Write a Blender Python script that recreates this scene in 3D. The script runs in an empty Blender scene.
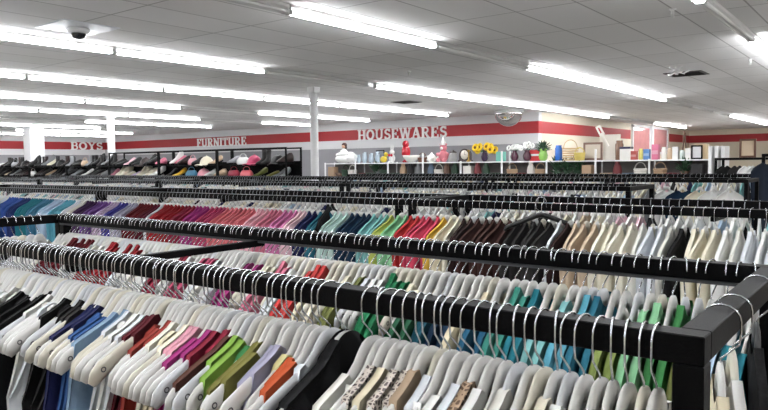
import bpy, math, random
from mathutils import Vector, Matrix
random.seed(11)
SC = bpy.context.scene
COL = SC.collection
PI = math.pi

# ---------------------------------------------------------------- camera, world, exposure
EYE = 1.60                     # the camera stands at x=0, y=0, a little under eye height
cam_data = bpy.data.cameras.new('camera')
cam_data.sensor_width = 36.0
cam_data.lens = 31.78
cam_data.clip_end = 200
cam = bpy.data.objects.new('camera', cam_data)
COL.objects.link(cam)
rgt = Vector((.79358, .60836, -.01135)); upv = Vector((-.02869, .05605, .99802)); fwd = Vector((-.60779, .79168, -.06193))
cam.matrix_world = Matrix(((rgt.x, upv.x, -fwd.x, 0), (rgt.y, upv.y, -fwd.y, 0), (rgt.z, upv.z, -fwd.z, EYE), (0, 0, 0, 1)))
SC.camera = cam
SC.view_settings.view_transform = 'Standard'
SC.view_settings.look = 'None'
SC.view_settings.gamma = 1
SC.view_settings.use_curve_mapping = False
SC.view_settings.exposure = 0.84
W = bpy.data.worlds.new('world'); SC.world = W; W.use_nodes = True
W.node_tree.nodes['Background'].inputs[0].default_value = (.8, .85, .9, 1)
W.node_tree.nodes['Background'].inputs[1].default_value = 0.2
TUBE_POWER = 21.0              # emission of the fluorescent tubes, the only lights of the room

# ---------------------------------------------------------------- materials
def lin(c):
    return tuple(((v / 255) / 12.92 if v / 255 <= .04045 else ((v / 255 + .055) / 1.055) ** 2.4) for v in c) + (1,)
_M = {}
def mat(name, rgb, rough=.6, metal=0, spec=.5, bump=0, bscale=60, var=0, coat=0, sheen=0, sub=0):
    if name in _M: return _M[name]
    m = bpy.data.materials.new(name); m.use_nodes = True; nt = m.node_tree; b = nt.nodes['Principled BSDF']
    c = lin(rgb)
    b.inputs['Base Color'].default_value = c
    b.inputs['Roughness'].default_value = rough; b.inputs['Metallic'].default_value = metal
    b.inputs['Specular IOR Level'].default_value = spec
    b.inputs['Coat Weight'].default_value = coat; b.inputs['Sheen Weight'].default_value = sheen
    if var or bump:
        tc = nt.nodes.new('ShaderNodeTexCoord'); nz = nt.nodes.new('ShaderNodeTexNoise')
        nz.inputs['Scale'].default_value = bscale; nz.inputs['Detail'].default_value = 3
        nt.links.new(tc.outputs['Object'], nz.inputs['Vector'])
        if var:
            mx = nt.nodes.new('ShaderNodeMix'); mx.data_type = 'RGBA'
            mx.inputs[6].default_value = tuple(v * (1 - var) for v in c[:3]) + (1,)
            mx.inputs[7].default_value = tuple(min(1, v * (1 + var)) for v in c[:3]) + (1,)
            nt.links.new(nz.outputs['Fac'], mx.inputs[0]); nt.links.new(mx.outputs[2], b.inputs['Base Color'])
        if bump:
            bp = nt.nodes.new('ShaderNodeBump'); bp.inputs['Strength'].default_value = bump; bp.inputs['Distance'].default_value = .004
            nt.links.new(nz.outputs['Fac'], bp.inputs['Height']); nt.links.new(bp.outputs[0], b.inputs['Normal'])
    _M[name] = m
    return m

def brick_mat(name, c1, c2, mortar, bw, rh, ms, rough, offset=0, bump=.2, rot=0, shift=(0, 0, 0), spec=.4):
    m = bpy.data.materials.new(name); m.use_nodes = True; nt = m.node_tree; b = nt.nodes['Principled BSDF']
    tc = nt.nodes.new('ShaderNodeTexCoord'); mp = nt.nodes.new('ShaderNodeMapping'); br = nt.nodes.new('ShaderNodeTexBrick')
    mp.inputs['Rotation'].default_value[2] = rot; mp.inputs['Location'].default_value = shift
    br.offset = offset; br.squash = 1
    br.inputs['Color1'].default_value = lin(c1); br.inputs['Color2'].default_value = lin(c2); br.inputs['Mortar'].default_value = lin(mortar)
    br.inputs['Scale'].default_value = 1; br.inputs['Mortar Size'].default_value = ms; br.inputs['Mortar Smooth'].default_value = .1
    br.inputs['Bias'].default_value = 0; br.inputs['Brick Width'].default_value = bw; br.inputs['Row Height'].default_value = rh
    nt.links.new(tc.outputs['Object'], mp.inputs['Vector']); nt.links.new(mp.outputs[0], br.inputs['Vector'])
    nz = nt.nodes.new('ShaderNodeTexNoise'); nz.inputs['Scale'].default_value = 1.3; nz.inputs['Detail'].default_value = 4
    nt.links.new(tc.outputs['Object'], nz.inputs['Vector'])
    mx = nt.nodes.new('ShaderNodeMix'); mx.data_type = 'RGBA'; mx.blend_type = 'MULTIPLY'; mx.inputs[0].default_value = .25
    nt.links.new(br.outputs['Color'], mx.inputs[6]); nt.links.new(nz.outputs['Color'], mx.inputs[7])
    nt.links.new(br.outputs['Color'], b.inputs['Base Color'])
    bp = nt.nodes.new('ShaderNodeBump'); bp.inputs['Strength'].default_value = bump; bp.inputs['Distance'].default_value = .01; bp.invert = True
    nt.links.new(br.outputs['Fac'], bp.inputs['Height']); nt.links.new(bp.outputs[0], b.inputs['Normal'])
    b.inputs['Roughness'].default_value = rough; b.inputs['Specular IOR Level'].default_value = spec
    return m

def emit(name, rgb, s):
    m = bpy.data.materials.new(name); m.use_nodes = True; nt = m.node_tree; b = nt.nodes['Principled BSDF']
    b.inputs['Base Color'].default_value = lin(rgb); b.inputs['Emission Color'].default_value = lin(rgb); b.inputs['Emission Strength'].default_value = s
    return m

M_BLACK = mat('black_powder_coat', (4, 4, 6), .5, spec=.1, bump=.15, bscale=300)
M_STRIP = mat('dark_grey_strip', (62, 64, 68), .45)
M_WIRE = mat('chrome_wire', (200, 203, 208), .22, metal=1)
M_HANG = mat('white_hanger_plastic', (208, 207, 204), .36, coat=.15)
M_HANG2 = mat('cream_hanger_plastic', (204, 199, 184), .38, coat=.15)
M_HANG3 = mat('cool_white_hanger_plastic', (200, 202, 206), .36, coat=.15)
M_HBLK = mat('black_hanger_plastic', (18, 18, 20), .35)
M_NOTCH = mat('dark_notch', (84, 84, 88), .6)
M_WHITE = mat('white_wall_paint', (222, 222, 223), .6)
M_CREAM = mat('cream_wall_paint', (226, 216, 196), .6)
M_GREYW = mat('lavender_grey_wall', (150, 149, 153), .7, bump=.1, bscale=8)
M_RED = mat('red_wall_stripe', (172, 38, 44), .55)
M_LET = mat('white_sign_letter', (245, 243, 240), .5)
M_SHELF = mat('white_shelf_enamel', (236, 236, 236), .4)
M_CHAN = mat('white_fixture_enamel', (196, 196, 195), .45)
M_TUBE = emit('lit_fluorescent_tube', (250, 252, 255), TUBE_POWER)
M_DEADTUBE = mat('unlit_fluorescent_tube', (230, 230, 228), .25)
M_CEIL = brick_mat('acoustic_ceiling_tile', (231, 230, 229), (221, 220, 218), (172, 170, 168), 1.22, .61, .009, .85, rot=PI/2, shift=(0.0, 0.60, 0), bump=.25)
M_FLOOR = brick_mat('vinyl_floor_tile', (172, 170, 168), (160, 158, 156), (116, 114, 112), .305, .305, .003, .25, bump=.05)

# ---------------------------------------------------------------- mesh helpers
class MB:
    """Collects shapes into one mesh."""
    def __init__(s): s.v = []; s.f = []; s.m = []; s.mi = 0; s.sm = []
    def add(s, vs, fs, smooth=False):
        o = len(s.v); s.v += [tuple(p) for p in vs]
        for f in fs: s.f.append(tuple(i + o for i in f)); s.m.append(s.mi); s.sm.append(smooth)
    def box(s, x0, x1, y0, y1, z0, z1):
        s.add([(x0,y0,z0),(x1,y0,z0),(x1,y1,z0),(x0,y1,z0),(x0,y0,z1),(x1,y0,z1),(x1,y1,z1),(x0,y1,z1)],
              [(0,3,2,1),(4,5,6,7),(0,1,5,4),(1,2,6,5),(2,3,7,6),(3,0,4,7)])
    def cbox(s, x0, x1, y0, y1, z0, z1, c=.003):
        """a box whose edges are chamfered"""
        vs = []; idx = {}
        X = (x0, x1); Y = (y0, y1); Z = (z0, z1); sg = (1, -1)
        for i in (0,1):
            for j in (0,1):
                for k in (0,1):
                    for a in range(3):
                        p = [X[i] + sg[i]*c, Y[j] + sg[j]*c, Z[k] + sg[k]*c]
                        p[a] = (X[i], Y[j], Z[k])[a]
                        idx[i,j,k,a] = len(vs); vs.append(tuple(p))
        fs = []
        for a in range(3):
            for e in (0,1):
                o = [(0,0),(1,0),(1,1),(0,1)]
                q = []
                for (u, w) in o:
                    t = [0,0,0]; t[a] = e; t[(a+1)%3] = u; t[(a+2)%3] = w
                    q.append(idx[t[0],t[1],t[2],a])
                fs.append(tuple(q if e else q[::-1]))
        for a in range(3):
            b, d = (a+1)%3, (a+2)%3
            for u in (0,1):
                for w in (0,1):
                    q = []
                    for (e, n) in ((0,b),(1,b),(1,d),(0,d)):
                        t = [0,0,0]; t[a] = e; t[b] = u; t[d] = w
                        q.append(idx[t[0],t[1],t[2],n])
                    fs.append(tuple(q))
        for i in (0,1):
            for j in (0,1):
                for k in (0,1): fs.append((idx[i,j,k,0], idx[i,j,k,1], idx[i,j,k,2]))
        s.add(vs, fs)
    def tube(s, pts, r, n=6, cap=True, smooth=True):
        P = [Vector(p) for p in pts]; rr = r if isinstance(r, (list, tuple)) else [r] * len(P)
        vs = []; prev = None
        for i, p in enumerate(P):
            t = (P[min(i+1, len(P)-1)] - P[max(i-1, 0)])
            t = t.normalized() if t.length > 1e-9 else Vector((0,0,1))
            if prev is None:
                a = Vector((1,0,0)) if abs(t.x) < .9 else Vector((0,1,0))
            else: a = prev
            u = (a - t * a.dot(t)); u = u.normalized() if u.length > 1e-6 else t.orthogonal().normalized()
            prev = u; w = t.cross(u)
            for k in range(n):
                an = 2*PI*k/n; vs.append(p + (u*math.cos(an) + w*math.sin(an)) * rr[i])
        fs = [(i*n+k, i*n+(k+1)%n, (i+1)*n+(k+1)%n, (i+1)*n+k) for i in range(len(P)-1) for k in range(n)]
        if cap: fs += [tuple(range(n-1, -1, -1)), tuple((len(P)-1)*n + k for k in range(n))]
        s.add(vs, fs, smooth)
    def lathe(s, prof, n=20, c=(0,0,0), smooth=True):
        """prof: (r, z) pairs from bottom to top"""
        vs = [(c[0]+r*math.cos(2*PI*k/n), c[1]+r*math.sin(2*PI*k/n), c[2]+z) for r, z in prof for k in range(n)]
        fs = [(i*n+k, i*n+(k+1)%n, (i+1)*n+(k+1)%n, (i+1)*n+k) for i in range(len(prof)-1) for k in range(n)]
        if prof[0][0] > 1e-5: fs.append(tuple(range(n-1, -1, -1)))
        if prof[-1][0] > 1e-5: fs.append(tuple((len(prof)-1)*n+k for k in range(n)))
        s.add(vs, fs, smooth)
    def ball(s, c, r, n=12, m=8, sc=(1,1,1)):
        vs = []; fs = []
        for i in range(m+1):
            th = PI*i/m
            for k in range(n):
                ph = 2*PI*k/n
                vs.append((c[0]+sc[0]*r*math.sin(th)*math.cos(ph), c[1]+sc[1]*r*math.sin(th)*math.sin(ph), c[2]-sc[2]*r*math.cos(th)))
        for i in range(m):
            for k in range(n): fs.append((i*n+k, i*n+(k+1)%n, (i+1)*n+(k+1)%n, (i+1)*n+k))
        s.add(vs, fs, True)
    def merge(s, verts, faces, M, mi=0, smooth=True):
        o = len(s.v); s.v += [tuple(M @ Vector(p)) for p in verts]
        for f in faces: s.f.append(tuple(i+o for i in f)); s.m.append(mi); s.sm.append(smooth)
    def mesh(s, name, mats):
        me = bpy.data.meshes.new(name); me.from_pydata(s.v, [], s.f)
        for m in (mats if isinstance(mats, (list, tuple)) else [mats]): me.materials.append(m)
        me.polygons.foreach_set('material_index', s.m); me.polygons.foreach_set('use_smooth', s.sm)
        me.update()
        return me
    def build(s, name, mats, parent=None, loc=None):
        o = bpy.data.objects.new(name, s.mesh(name, mats)); COL.objects.link(o)
        if parent: o.parent = parent
        if loc: o.location = loc
        return o

def tag(o, label=None, cat=None, group=None, kind=None):
    if label: o['label'] = label
    if cat: o['category'] = cat
    if group: o['group'] = group
    if kind: o['kind'] = kind
    return o
def empty(name, loc, rz=0):
    o = bpy.data.objects.new(name, None); COL.objects.link(o); o.location = loc; o.rotation_euler[2] = rz
    o.empty_display_size = .1
    return o
def structure(name, mb, mats, label=None):
    o = mb.build(name, mats); o['kind'] = 'structure'
    if label: o['label'] = label
    return o
def boxm(x0, x1, y0, y1, z0, z1, c=0):
    b = MB()
    (b.cbox(x0, x1, y0, y1, z0, z1, c) if c else b.box(x0, x1, y0, y1, z0, z1))
    return b

# ---------------------------------------------------------------- room shell
ZC = 3.05                      # ceiling
XL, XB, XR = -32.3, -8.63, 6.0 # left wall, side wall of the jutting room, right wall
YA, YF, YN = 18.8, 36.5, -5.0  # wall with the signs, far wall, wall behind the camera
structure('floor', boxm(XL-.2, XR+.2, YN-.2, YF+.2, -.1, 0), M_FLOOR)
structure('ceiling', boxm(XL-.2, XR+.2, YN-.2, YF+.2, ZC, ZC+.12), M_CEIL)
S0, S1, S2 = 2.43, 2.79, 2.16  # red stripe from S0 to S1, white band down to S2
def banded_wall(name, mk, upper, lower, band=None):
    """a wall painted in horizontal bands: mk(z0, z1, out) gives the box of one band"""
    b = MB(); L = [(0, S2, lower), (S2, S0, band or upper), (S0, S1, M_RED), (S1, ZC, upper)]
    mats = []
    for z0, z1, m in L:
        if m not in mats: mats.append(m)
        b.mi = mats.index(m); b.box(*mk(z0, z1))
    return structure(name, b, mats)
banded_wall('wall_back', lambda a, c: (XL-.2, XB, YA, YA+.2, a, c), M_WHITE, M_GREYW)
banded_wall('wall_left', lambda a, c: (XL-.2, XL, YN, YA, a, c), M_WHITE, M_GREYW)
banded_wall('wall_side', lambda a, c: (XB-.2, XB, YA+.2, 27.3, a, c), M_CREAM, M_CREAM)
banded_wall('wall_side_far', lambda a, c: (XB-.2, XB, 32.9, YF+.2, a, c), M_CREAM, M_CREAM)
banded_wall('wall_far', lambda a, c: (XB, XR+.2, YF, YF+.2, a, c), M_CREAM, M_CREAM)
structure('wall_side_middle', boxm(XB-.2, XB-.02, 27.3, 32.9, 0, ZC), M_CREAM)
structure('wall_right', boxm(XR, XR+.2, YN, YF, 0, ZC), M_CREAM)
structure('wall_near', boxm(XL-.2, XR+.2, YN-.2, YN, 0, ZC), M_CREAM)
structure('trim_band', boxm(XL, XB, YA-.02, YA, S2-.03, S2), M_WHITE)
# office observation windows high in the side wall: pinkish mirrored panes
M_PANE = mat('pink_mirrored_pane', (214, 150, 150), .12, spec=.9, coat=.6, var=.15, bscale=3)
for i, (a, c) in enumerate(((27.55, 29.75), (30.15, 32.4))):
    w = structure('window_%d' % (i+1), boxm(XB-.02, XB+.01, a, c, 1.95, 2.93), M_PANE)
    f = MB()
    for (y0, y1, z0, z1) in ((a-.12, a, 1.85, 3.0), (c, c+.12, 1.85, 3.0), (a-.12, c+.12, 2.93, 3.02), (a-.12, c+.12, 1.85, 1.95)):
        f.box(XB-.02, XB+.05, y0, y1, z0, z1)
    f.build('window_frame', M_WHITE, w)
structure('trim_post', boxm(XB-.02, XB+.1, 29.9, 30.1, 0, ZC), M_WHITE)

# ---------------------------------------------------------------- columns
def lathe_obj(name, prof, m, loc, n=24):
    b = MB(); b.lathe(prof, n); return b.build(name, m, None, loc)
def column(x, y, r, label):
    t = empty('support_column', (x, y, 0)); tag(t, label, 'column')
    b = MB(); b.lathe([(r, .02), (r, 2.94)], 28); b.build('shaft', M_WHITE, t)
    b = MB(); b.cbox(-r*1.15, r*1.15, -r*1.15, r*1.15, 2.94, ZC, .005); b.build('capital', M_WHITE, t)
    b = MB(); b.lathe([(r*1.6, 0), (r*1.6, .02)], 28); b.build('base_plate', M_SHELF, t)
column(-8.95, 9.5, .078, 'round white steel column rising behind the racks, left of the housewares sign')
column(-17.48, 10.38, .1, 'round white steel column just right of the boys sign')
t = empty('support_column', (-24.3, 11.5, 0)); tag(t, 'thick square white column at the left of the boys sign', 'column')
boxm(-.25, .25, -.25, .25, 0, 3.0, .01).build('shaft', M_WHITE, t); boxm(-.29, .29, -.29, .29, 3.0, ZC, .006).build('capital', M_WHITE, t)

# ---------------------------------------------------------------- fluorescent lights: rows of 8-foot twin-tube strips
ROWX = [-1.46, -4.50, -7.68, -10.85, -14.05, -17.15, -20.3, -23.4, -26.5, -29.6, 1.6]
def make_fixture(lit):
    t = empty('ceiling_light', (0, 0, ZC))
    b = MB(); L = 1.215
    b.add([(-.042,-L,-.001),(.042,-L,-.001),(.042,L,-.001),(-.042,L,-.001),(-.042,-L,-.03),(.042,-L,-.03),(.042,L,-.03),(-.042,L,-.03),(-.02,-L,-.05),(.02,-L,-.05),(.02,L,-.05),(-.02,L,-.05)],
          [(0,1,2,3),(0,4,5,1),(3,2,6,7),(0,3,7,4),(1,5,6,2),(4,8,9,5),(7,6,10,11),(4,7,11,8),(5,9,10,6),(8,11,10,9)])
    b.build('housing', M_CHAN, t)
    for s in (-1, 1):
        b = MB(); b.tube([(s*.023, -1.19, -.070), (s*.023, 1.19, -.070)], .0175, 8, True); b.build('tube', M_TUBE if lit else M_DEADTUBE, t)
        b = MB(); b.cbox(-.044, .044, s*1.2-.012, s*1.2+.012, -.092, -.05, .003); b.build('lamp_holder', M_CHAN, t)
    return t
def dup(root, **k):
    r = root.copy(); COL.objects.link(r)
    for ch in root.children:
        c = ch.copy(); COL.objects.link(c); c.parent = r
    return r
FLIT, FOFF = make_fixture(True), make_fixture(False)
used = {True: False, False: False}
ORD = ['first','second','third','fourth','fifth','sixth','seventh','eighth','ninth','tenth','eleventh','twelfth','thirteenth','fourteenth','fifteenth','sixteenth']
for ri, x in enumerate(ROWX):
    y0 = {-1.46: -3.3, -4.5: -2.9, -7.68: -2.72, -10.85: -2.3, -14.05: -2.05, -17.15: -4.0, -20.3: -1.1}.get(x, -2.0 + (ri % 3)*.8)
    n = 0; y = y0 + 1.225
    ymax = YF - 3 if x > XB else YA - .4
    while y + 1.23 < ymax:
        lit = True
        a = y - 1.225
        if x == -4.5 and (1.5 < a < 3.9 or 6.5 < a < 9.1 or 16.2 < a < 24): lit = False
        if x == -1.46 and (6.3 < a < 8.8 or 13 < a < 18): lit = False
        if x == -7.68 and (6.9 < a < 9.2 or 21.5 < a < 26): lit = False
        if x == -10.85 and a < 2.0: lit = False
        if (x == -14.05 and 9.8 < a < 12.2) or (x == -17.15 and 13 < a < 15.4) or (x == -20.3 and 8 < a < 10.4) or (x == -23.4 and 12.6 < a < 15) or (x == -26.5 and 9 < a < 11.4): lit = False
        src = FLIT if lit else FOFF
        if not used[lit]: t = src; used[lit] = True
        else: t = dup(src)
        t.location = (x, y, ZC)
        where = {1.6: 'row right of the camera', -1.46: 'row at the top right corner', -4.5: 'row crossing above the housewares sign', -7.68: 'row leading to the round mirror'}.get(x, '%s row left of the mirror row' % ORD[ri-3])
        tag(t, '%s ceiling light, %s along the %s' % ('lit' if lit else 'unlit', ORD[n], where), 'ceiling light', 'fluorescent ceiling lights')
        n += 1; y += 2.45 + (.23 if (x == -7.68 and 6.9 < a < 9) else 0)

# ---------------------------------------------------------------- wall signs, slab-serif letters mounted on the stripe
def glyph(ch):
    """list of strokes: (points, widths) in a unit-high letter; returns (strokes, advance)"""
    T, t, s = .20, .11, .10
    def bar(x0, y0, x1, y1, w): return ([(x0, y0), (x1, y1)], w)
    def ser(x, y, w=.36): return ([(x - w/2, y), (x + w/2, y)], s)
    lo, hi = s/2, 1 - s/2
    def arc(cx, cy, rx, ry, a0, a1, n=10): return [(cx + rx*math.cos(math.radians(a0+(a1-a0)*i/n)), cy + ry*math.sin(math.radians(a0+(a1-a0)*i/n))) for i in range(n+1)]
    if ch == 'H': return [bar(.2,0,.2,1,T), bar(.72,0,.72,1,T), bar(.2,.5,.72,.5,t), ser(.2,lo), ser(.2,hi), ser(.72,lo), ser(.72,hi)], .96
    if ch == 'O': return [(arc(.42,.5,.32,.42,0,360,28), .18)], .9
    if ch == 'U': return [([(.2,1),(.2,.35)] + arc(.46,.35,.26,.27,180,360,12) + [(.72,.35),(.72,1)], .16), ser(.2,hi), ser(.72,hi,.3)], .96
    if ch == 'S': return [(arc(.36,.72,.21,.2,20,270,14) + arc(.36,.29,.23,.21,90,-160,14), .16), bar(.57,.72,.57,.98,.08), bar(.12,.02,.12,.3,.08)], .74
    if ch == 'E': return [bar(.2,0,.2,1,T), bar(.06,hi,.66,hi,s), bar(.06,lo,.7,lo,s), bar(.2,.5,.5,.5,t), bar(.64,1,.64,.72,.09), bar(.68,0,.68,.3,.09), bar(.5,.36,.5,.64,.08)], .82
    if ch == 'W': return [bar(.14,1,.38,0,.17), bar(.38,0,.6,1,.12), bar(.6,1,.84,0,.17), bar(.84,0,1.06,1,.12), ser(.16,hi,.32), ser(.6,hi,.3), ser(1.06,hi,.3)], 1.22
    if ch == 'A': return [bar(.14,0,.44,1,.11), bar(.44,1,.74,0,.2), bar(.24,.34,.66,.34,t), ser(.14,lo,.3), ser(.74,lo,.34)], .92
    if ch == 'R': return [bar(.2,0,.2,1,T), ([(.2,.94),(.45,.94)] + arc(.45,.72,.2,.22,90,-90,10) + [(.2,.5)], .13), bar(.42,.5,.72,0,.18), ser(.2,lo), bar(.04,hi,.3,hi,s), ser(.76,lo,.22)], .92
    if ch == 'F': return [bar(.2,0,.2,1,T), bar(.06,hi,.64,hi,s), bar(.2,.5,.48,.5,t), bar(.62,1,.62,.7,.09), bar(.48,.36,.48,.64,.08), ser(.22,lo,.4)], .76
    if ch == 'N': return [bar(.16,0,.16,1,.11), bar(.16,.95,.72,.05,.19), bar(.72,0,.72,1,.11), ser(.16,lo,.3), ser(.14,hi,.26), ser(.72,hi,.3)], .94
    if ch == 'I': return [bar(.2,0,.2,1,T), ser(.2,lo), ser(.2,hi)], .46
    if ch == 'T': return [bar(.38,0,.38,1,T), bar(.04,hi,.72,hi,s), bar(.07,1,.07,.68,.09), bar(.69,1,.69,.68,.09), ser(.38,lo,.4)], .82
    if ch == 'B': return [bar(.2,0,.2,1,T), ([(.2,.94),(.44,.94)] + arc(.44,.735,.19,.205,90,-90,10) + [(.2,.53)], .13), ([(.2,.53),(.46,.53)] + arc(.46,.295,.22,.235,90,-90,10) + [(.2,.06)], .13), bar(.04,hi,.3,hi,s), bar(.04,lo,.3,lo,s)], .84
    if ch == 'Y': return [bar(.42,0,.42,.45,T), bar(.42,.45,.12,1,.19), bar(.42,.45,.74,1,.12), ser(.12,hi,.32), ser(.74,hi,.3), ser(.42,lo,.38)], .88
def letter_mesh(ch, h, sx, depth=.03):
    b = MB(); strokes, adv = glyph(ch)
    for li, (pts, w) in enumerate(strokes):
        n = len(pts); closed = n > 4 and (Vector(pts[0]) - Vector(pts[-1])).length < 1e-4
        L = []; R = []
        for i in range(n):
            if closed: a = pts[(i-1) % (n-1)]; c = pts[(i+1) % (n-1)]
            else: a = pts[max(i-1,0)]; c = pts[min(i+1,n-1)]
            d = Vector((c[0]-a[0], c[1]-a[1])).normalized(); nx, ny = -d.y*w/2, d.x*w/2
            L.append((pts[i][0]+nx, pts[i][1]+ny)); R.append((pts[i][0]-nx, pts[i][1]-ny))
        dz = depth + li*.0008
        vs = [(p[0]*sx*h, 0, p[1]*h) for p in L] + [(p[0]*sx*h, 0, p[1]*h) for p in R] + [(p[0]*sx*h, -dz, p[1]*h) for p in L] + [(p[0]*sx*h, -dz, p[1]*h) for p in R]
        fs = []
        for i in range(n-1):
            fs += [(2*n+i, 2*n+i+1, 3*n+i+1, 3*n+i), (i, 2*n+i, 2*n+i+1, i+1)[::-1], (n+i, n+i+1, 3*n+i+1, 3*n+i)[::-1]]
        if not closed: fs += [(0, n, 3*n, 2*n), (n-1, 2*n-1, 4*n-1, 3*n-1)]
        b.add(vs, fs)
    return b, adv*sx*h
def sign(text, name, loc, rz, length, h, label):
    t = empty(name, loc, rz); tag(t, label, 'sign')
    adv = sum(glyph(c)[1] for c in text) * h
    sx = length / adv; x = 0
    for c in text:
        b, a = letter_mesh(c, h, sx); b.build('letter', M_LET, t, (x, 0, 0)); x += a
sign('HOUSEWARES', 'department_sign', (-15.57, YA-.001, 2.41), 0, 3.78, .37, 'white raised HOUSEWARES letters on the red wall stripe')
sign('FURNITURE', 'department_sign', (-24.78, YA-.001, 2.39), 0, 3.28, .36, 'white raised FURNITURE letters on the red wall stripe')
sign('BOYS', 'department_sign', (XL+.001, 17.02, 2.42), PI/2, 1.7, .38, 'white raised BOYS letters on the red wall stripe at the left')

# ---------------------------------------------------------------- ceiling fittings
M_MIRR = mat('mirror_acrylic', (225, 222, 220), .06, metal=1, bump=.25, bscale=5)
t = empty('security_mirror', (-9.0, 17.6, ZC-.05)); tag(t, 'half-dome convex mirror on the ceiling at the right of the housewares sign', 'mirror')
b = MB(); b.lathe([(.40*math.sin(a*PI/2/12), -.40*math.cos(a*PI/2/12)) for a in range(13)], 32); b.build('mirror_dome', M_MIRR, t)
b = MB(); b.lathe([(.40, -.03), (.425, -.03), (.425, .05), (.40, .05)], 32); b.build('rim', M_CHAN, t)
t = empty('security_camera', (-6.88, 3.76, ZC)); tag(t, 'dome security camera under the ceiling at the top left', 'camera')
b = MB(); b.lathe([(.075, -.068), (.10, -.058), (.112, -.04), (.112, -.02), (.10, -.0125)], 28); b.build('camera_housing', M_SHELF, t)
b = MB(); b.lathe([(.075*math.sin(a*PI/2/8), -.068-.06*math.cos(a*PI/2/8)) for a in range(9)], 24); b.build('camera_dome', mat('smoked_dome', (14, 14, 18), .08, spec=.8), t)
b = MB(); b.cbox(-.3, .3, -.3, .3, -.012, -.001, .003); b.build('mounting_tile', mat('glossy_white_tile', (226, 228, 235), .3), t)
M_HOLE = mat('dark_metal_vent', (58, 54, 52), .5)
def vent(x, y, s, label, wires):
    t = empty('ceiling_vent', (x, y, ZC)); tag(t, label, 'vent')
    boxm(-s, s, -s, s, -.012, -.001, .002).build('vent_frame', M_HOLE, t)
    b = MB()
    for i in range(7): b.box(-s*.85, s*.85, -s*.8+i*s*.25, -s*.8+i*s*.25+.012, -.022, -.012)
    b.build('vent_grille', mat('vent_grille_dark', (28, 26, 25), .6), t)
    if wires:
        b = MB()
        for j in range(3):
            b.tube([(-.05+.10*j, -.45, -.01), (-.16+.12*j, -.55, -.06), (-.05+.1*j, -.75, -.09), (.12-.05*j, -.9, -.05), (.1*j, -1.05, -.01)], .011, 5)
        b.build('loose_wire', M_SHELF, t)
vent(-2.97, 12.3, .3, 'dark square ceiling vent with loose white wires at the right', True)
vent(-9.5, 13.3, .27, 'small dark ceiling vent above the housewares sign', False)
def sprinkler(x, y, label):
    t = empty('fire_sprinkler', (x, y, ZC)); tag(t, label, 'sprinkler', 'ceiling sprinklers')
    b = MB(); b.lathe([(.035, -.008), (.035, -.001)], 16); b.build('escutcheon', M_SHELF, t)
    b = MB(); b.lathe([(.01, -.06), (.012, -.03), (.016, -.008)], 10); b.tube([(-.012,0,-.03),(-.018,0,-.055),(0,0,-.08)], .003, 5); b.tube([(.012,0,-.03),(.018,0,-.055),(0,0,-.08)], .003, 5)
    b.lathe([(.024, -.084), (.024, -.08)], 12); b.build('sprinkler_head', mat('pale_metal', (225, 225, 222), .3), t)
for x, y, l in ((-1.82, 6.98, 'small metal sprinkler head at the top edge right of centre'), (-1.83, 11.18, 'small metal sprinkler head right of the wired ceiling vent'),
                (-4.2, 15.3, 'small metal sprinkler head beyond the wired ceiling vent'), (-6.3, 8.9, 'small metal sprinkler head below the bright light left of centre')):
    sprinkler(x, y, l)

# ---------------------------------------------------------------- garment racks
RT = 1.38                       # top of the rails
TB = .038                       # square tube
def rack(x0, x1, y0, y1, label, mids=(), posts=None, strip=False, zt=RT, group='black steel garment racks'):
    t = empty('garment_rack', ((x0+x1)/2, (y0+y1)/2, 0)); tag(t, label, 'clothes rack', group)
    cx, cy = t.location.x, t.location.y
    X0, X1, Y0, Y1 = x0-cx, x1-cx, y0-cy, y1-cy
    c = .0015
    for ya in (Y0, Y1-TB): boxm(X0, X1, ya, ya+TB, zt-TB, zt, c).build('rail', M_BLACK, t)
    for xa in (X0, X1-TB): boxm(xa, xa+TB, Y0+TB+.0005, Y1-TB-.0005, zt-TB, zt, c).build('end_rail', M_BLACK, t)
    for m in mids: boxm(m-cx-.011, m-cx+.011, Y0+.002, Y1-.002, zt-TB-.022, zt-TB-.0005, .002).build('crossbar', M_BLACK, t)
    for xa in (posts or (X0, X1-TB)):
        for ya in (Y0, Y1-TB): boxm(xa, xa+TB, ya, ya+TB, .03, zt-TB-.0005, c).build('post', M_BLACK, t)
    for xa in (X0, X1-TB): boxm(xa, xa+TB, Y0+TB+.0005, Y1-TB-.0005, .10, .10+TB, c).build('foot_bar', M_BLACK, t)
    for xa in (X0, X1-TB):
        for ya in (Y0, Y1-TB): boxm(xa+.004, xa+TB-.004, ya+.004, ya+TB-.004, 0, .0295, .002).build('foot', M_STRIP, t)
    if strip:
        boxm(X0+TB, X1-TB, Y1-TB+.002, Y1-.004, zt-TB-.0085, zt-TB-.0005, .001).build('edge_strip', M_STRIP, t)
        boxm(X0+TB+.004, X0+2*TB+.004, Y1-TB, Y1, .03, zt-TB-.0095, c).build('post', M_BLACK, t)
    return t
rack(-3.12, -.19, .895, 1.593, 'nearest black steel garment rack, its corner post at the lower right', mids=(-1.75,), strip=True)
PITCH = 2.4
names_row = ['second', 'third', 'fourth', 'fifth', 'sixth']
def rackrow(k, spans, zt=RT):
    y0 = .895 + PITCH*k
    for i, (a, b) in enumerate(spans):
        side = ['right end', 'middle', 'left part', 'far left part', 'farthest left part'][min(i, 4)]
        rack(a, b, y0, y0+.698, 'black garment rack, %s row from the camera, %s' % (names_row[k-1], side), mids=((a+b)/2,), zt=zt)
rackrow(1, [(-2.35, 1.0), (-5.75, -2.41), (-9.15, -5.81)])
rackrow(2, [(-4.9, -1.80), (-8.4, -4.96), (-11.9, -8.46), (-15.4, -11.96)])
rackrow(3, [(-4.4, -1.32), (-7.45, -4.46), (-10.5, -7.51), (-13.6, -10.56), (-16.7, -13.66)])
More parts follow.
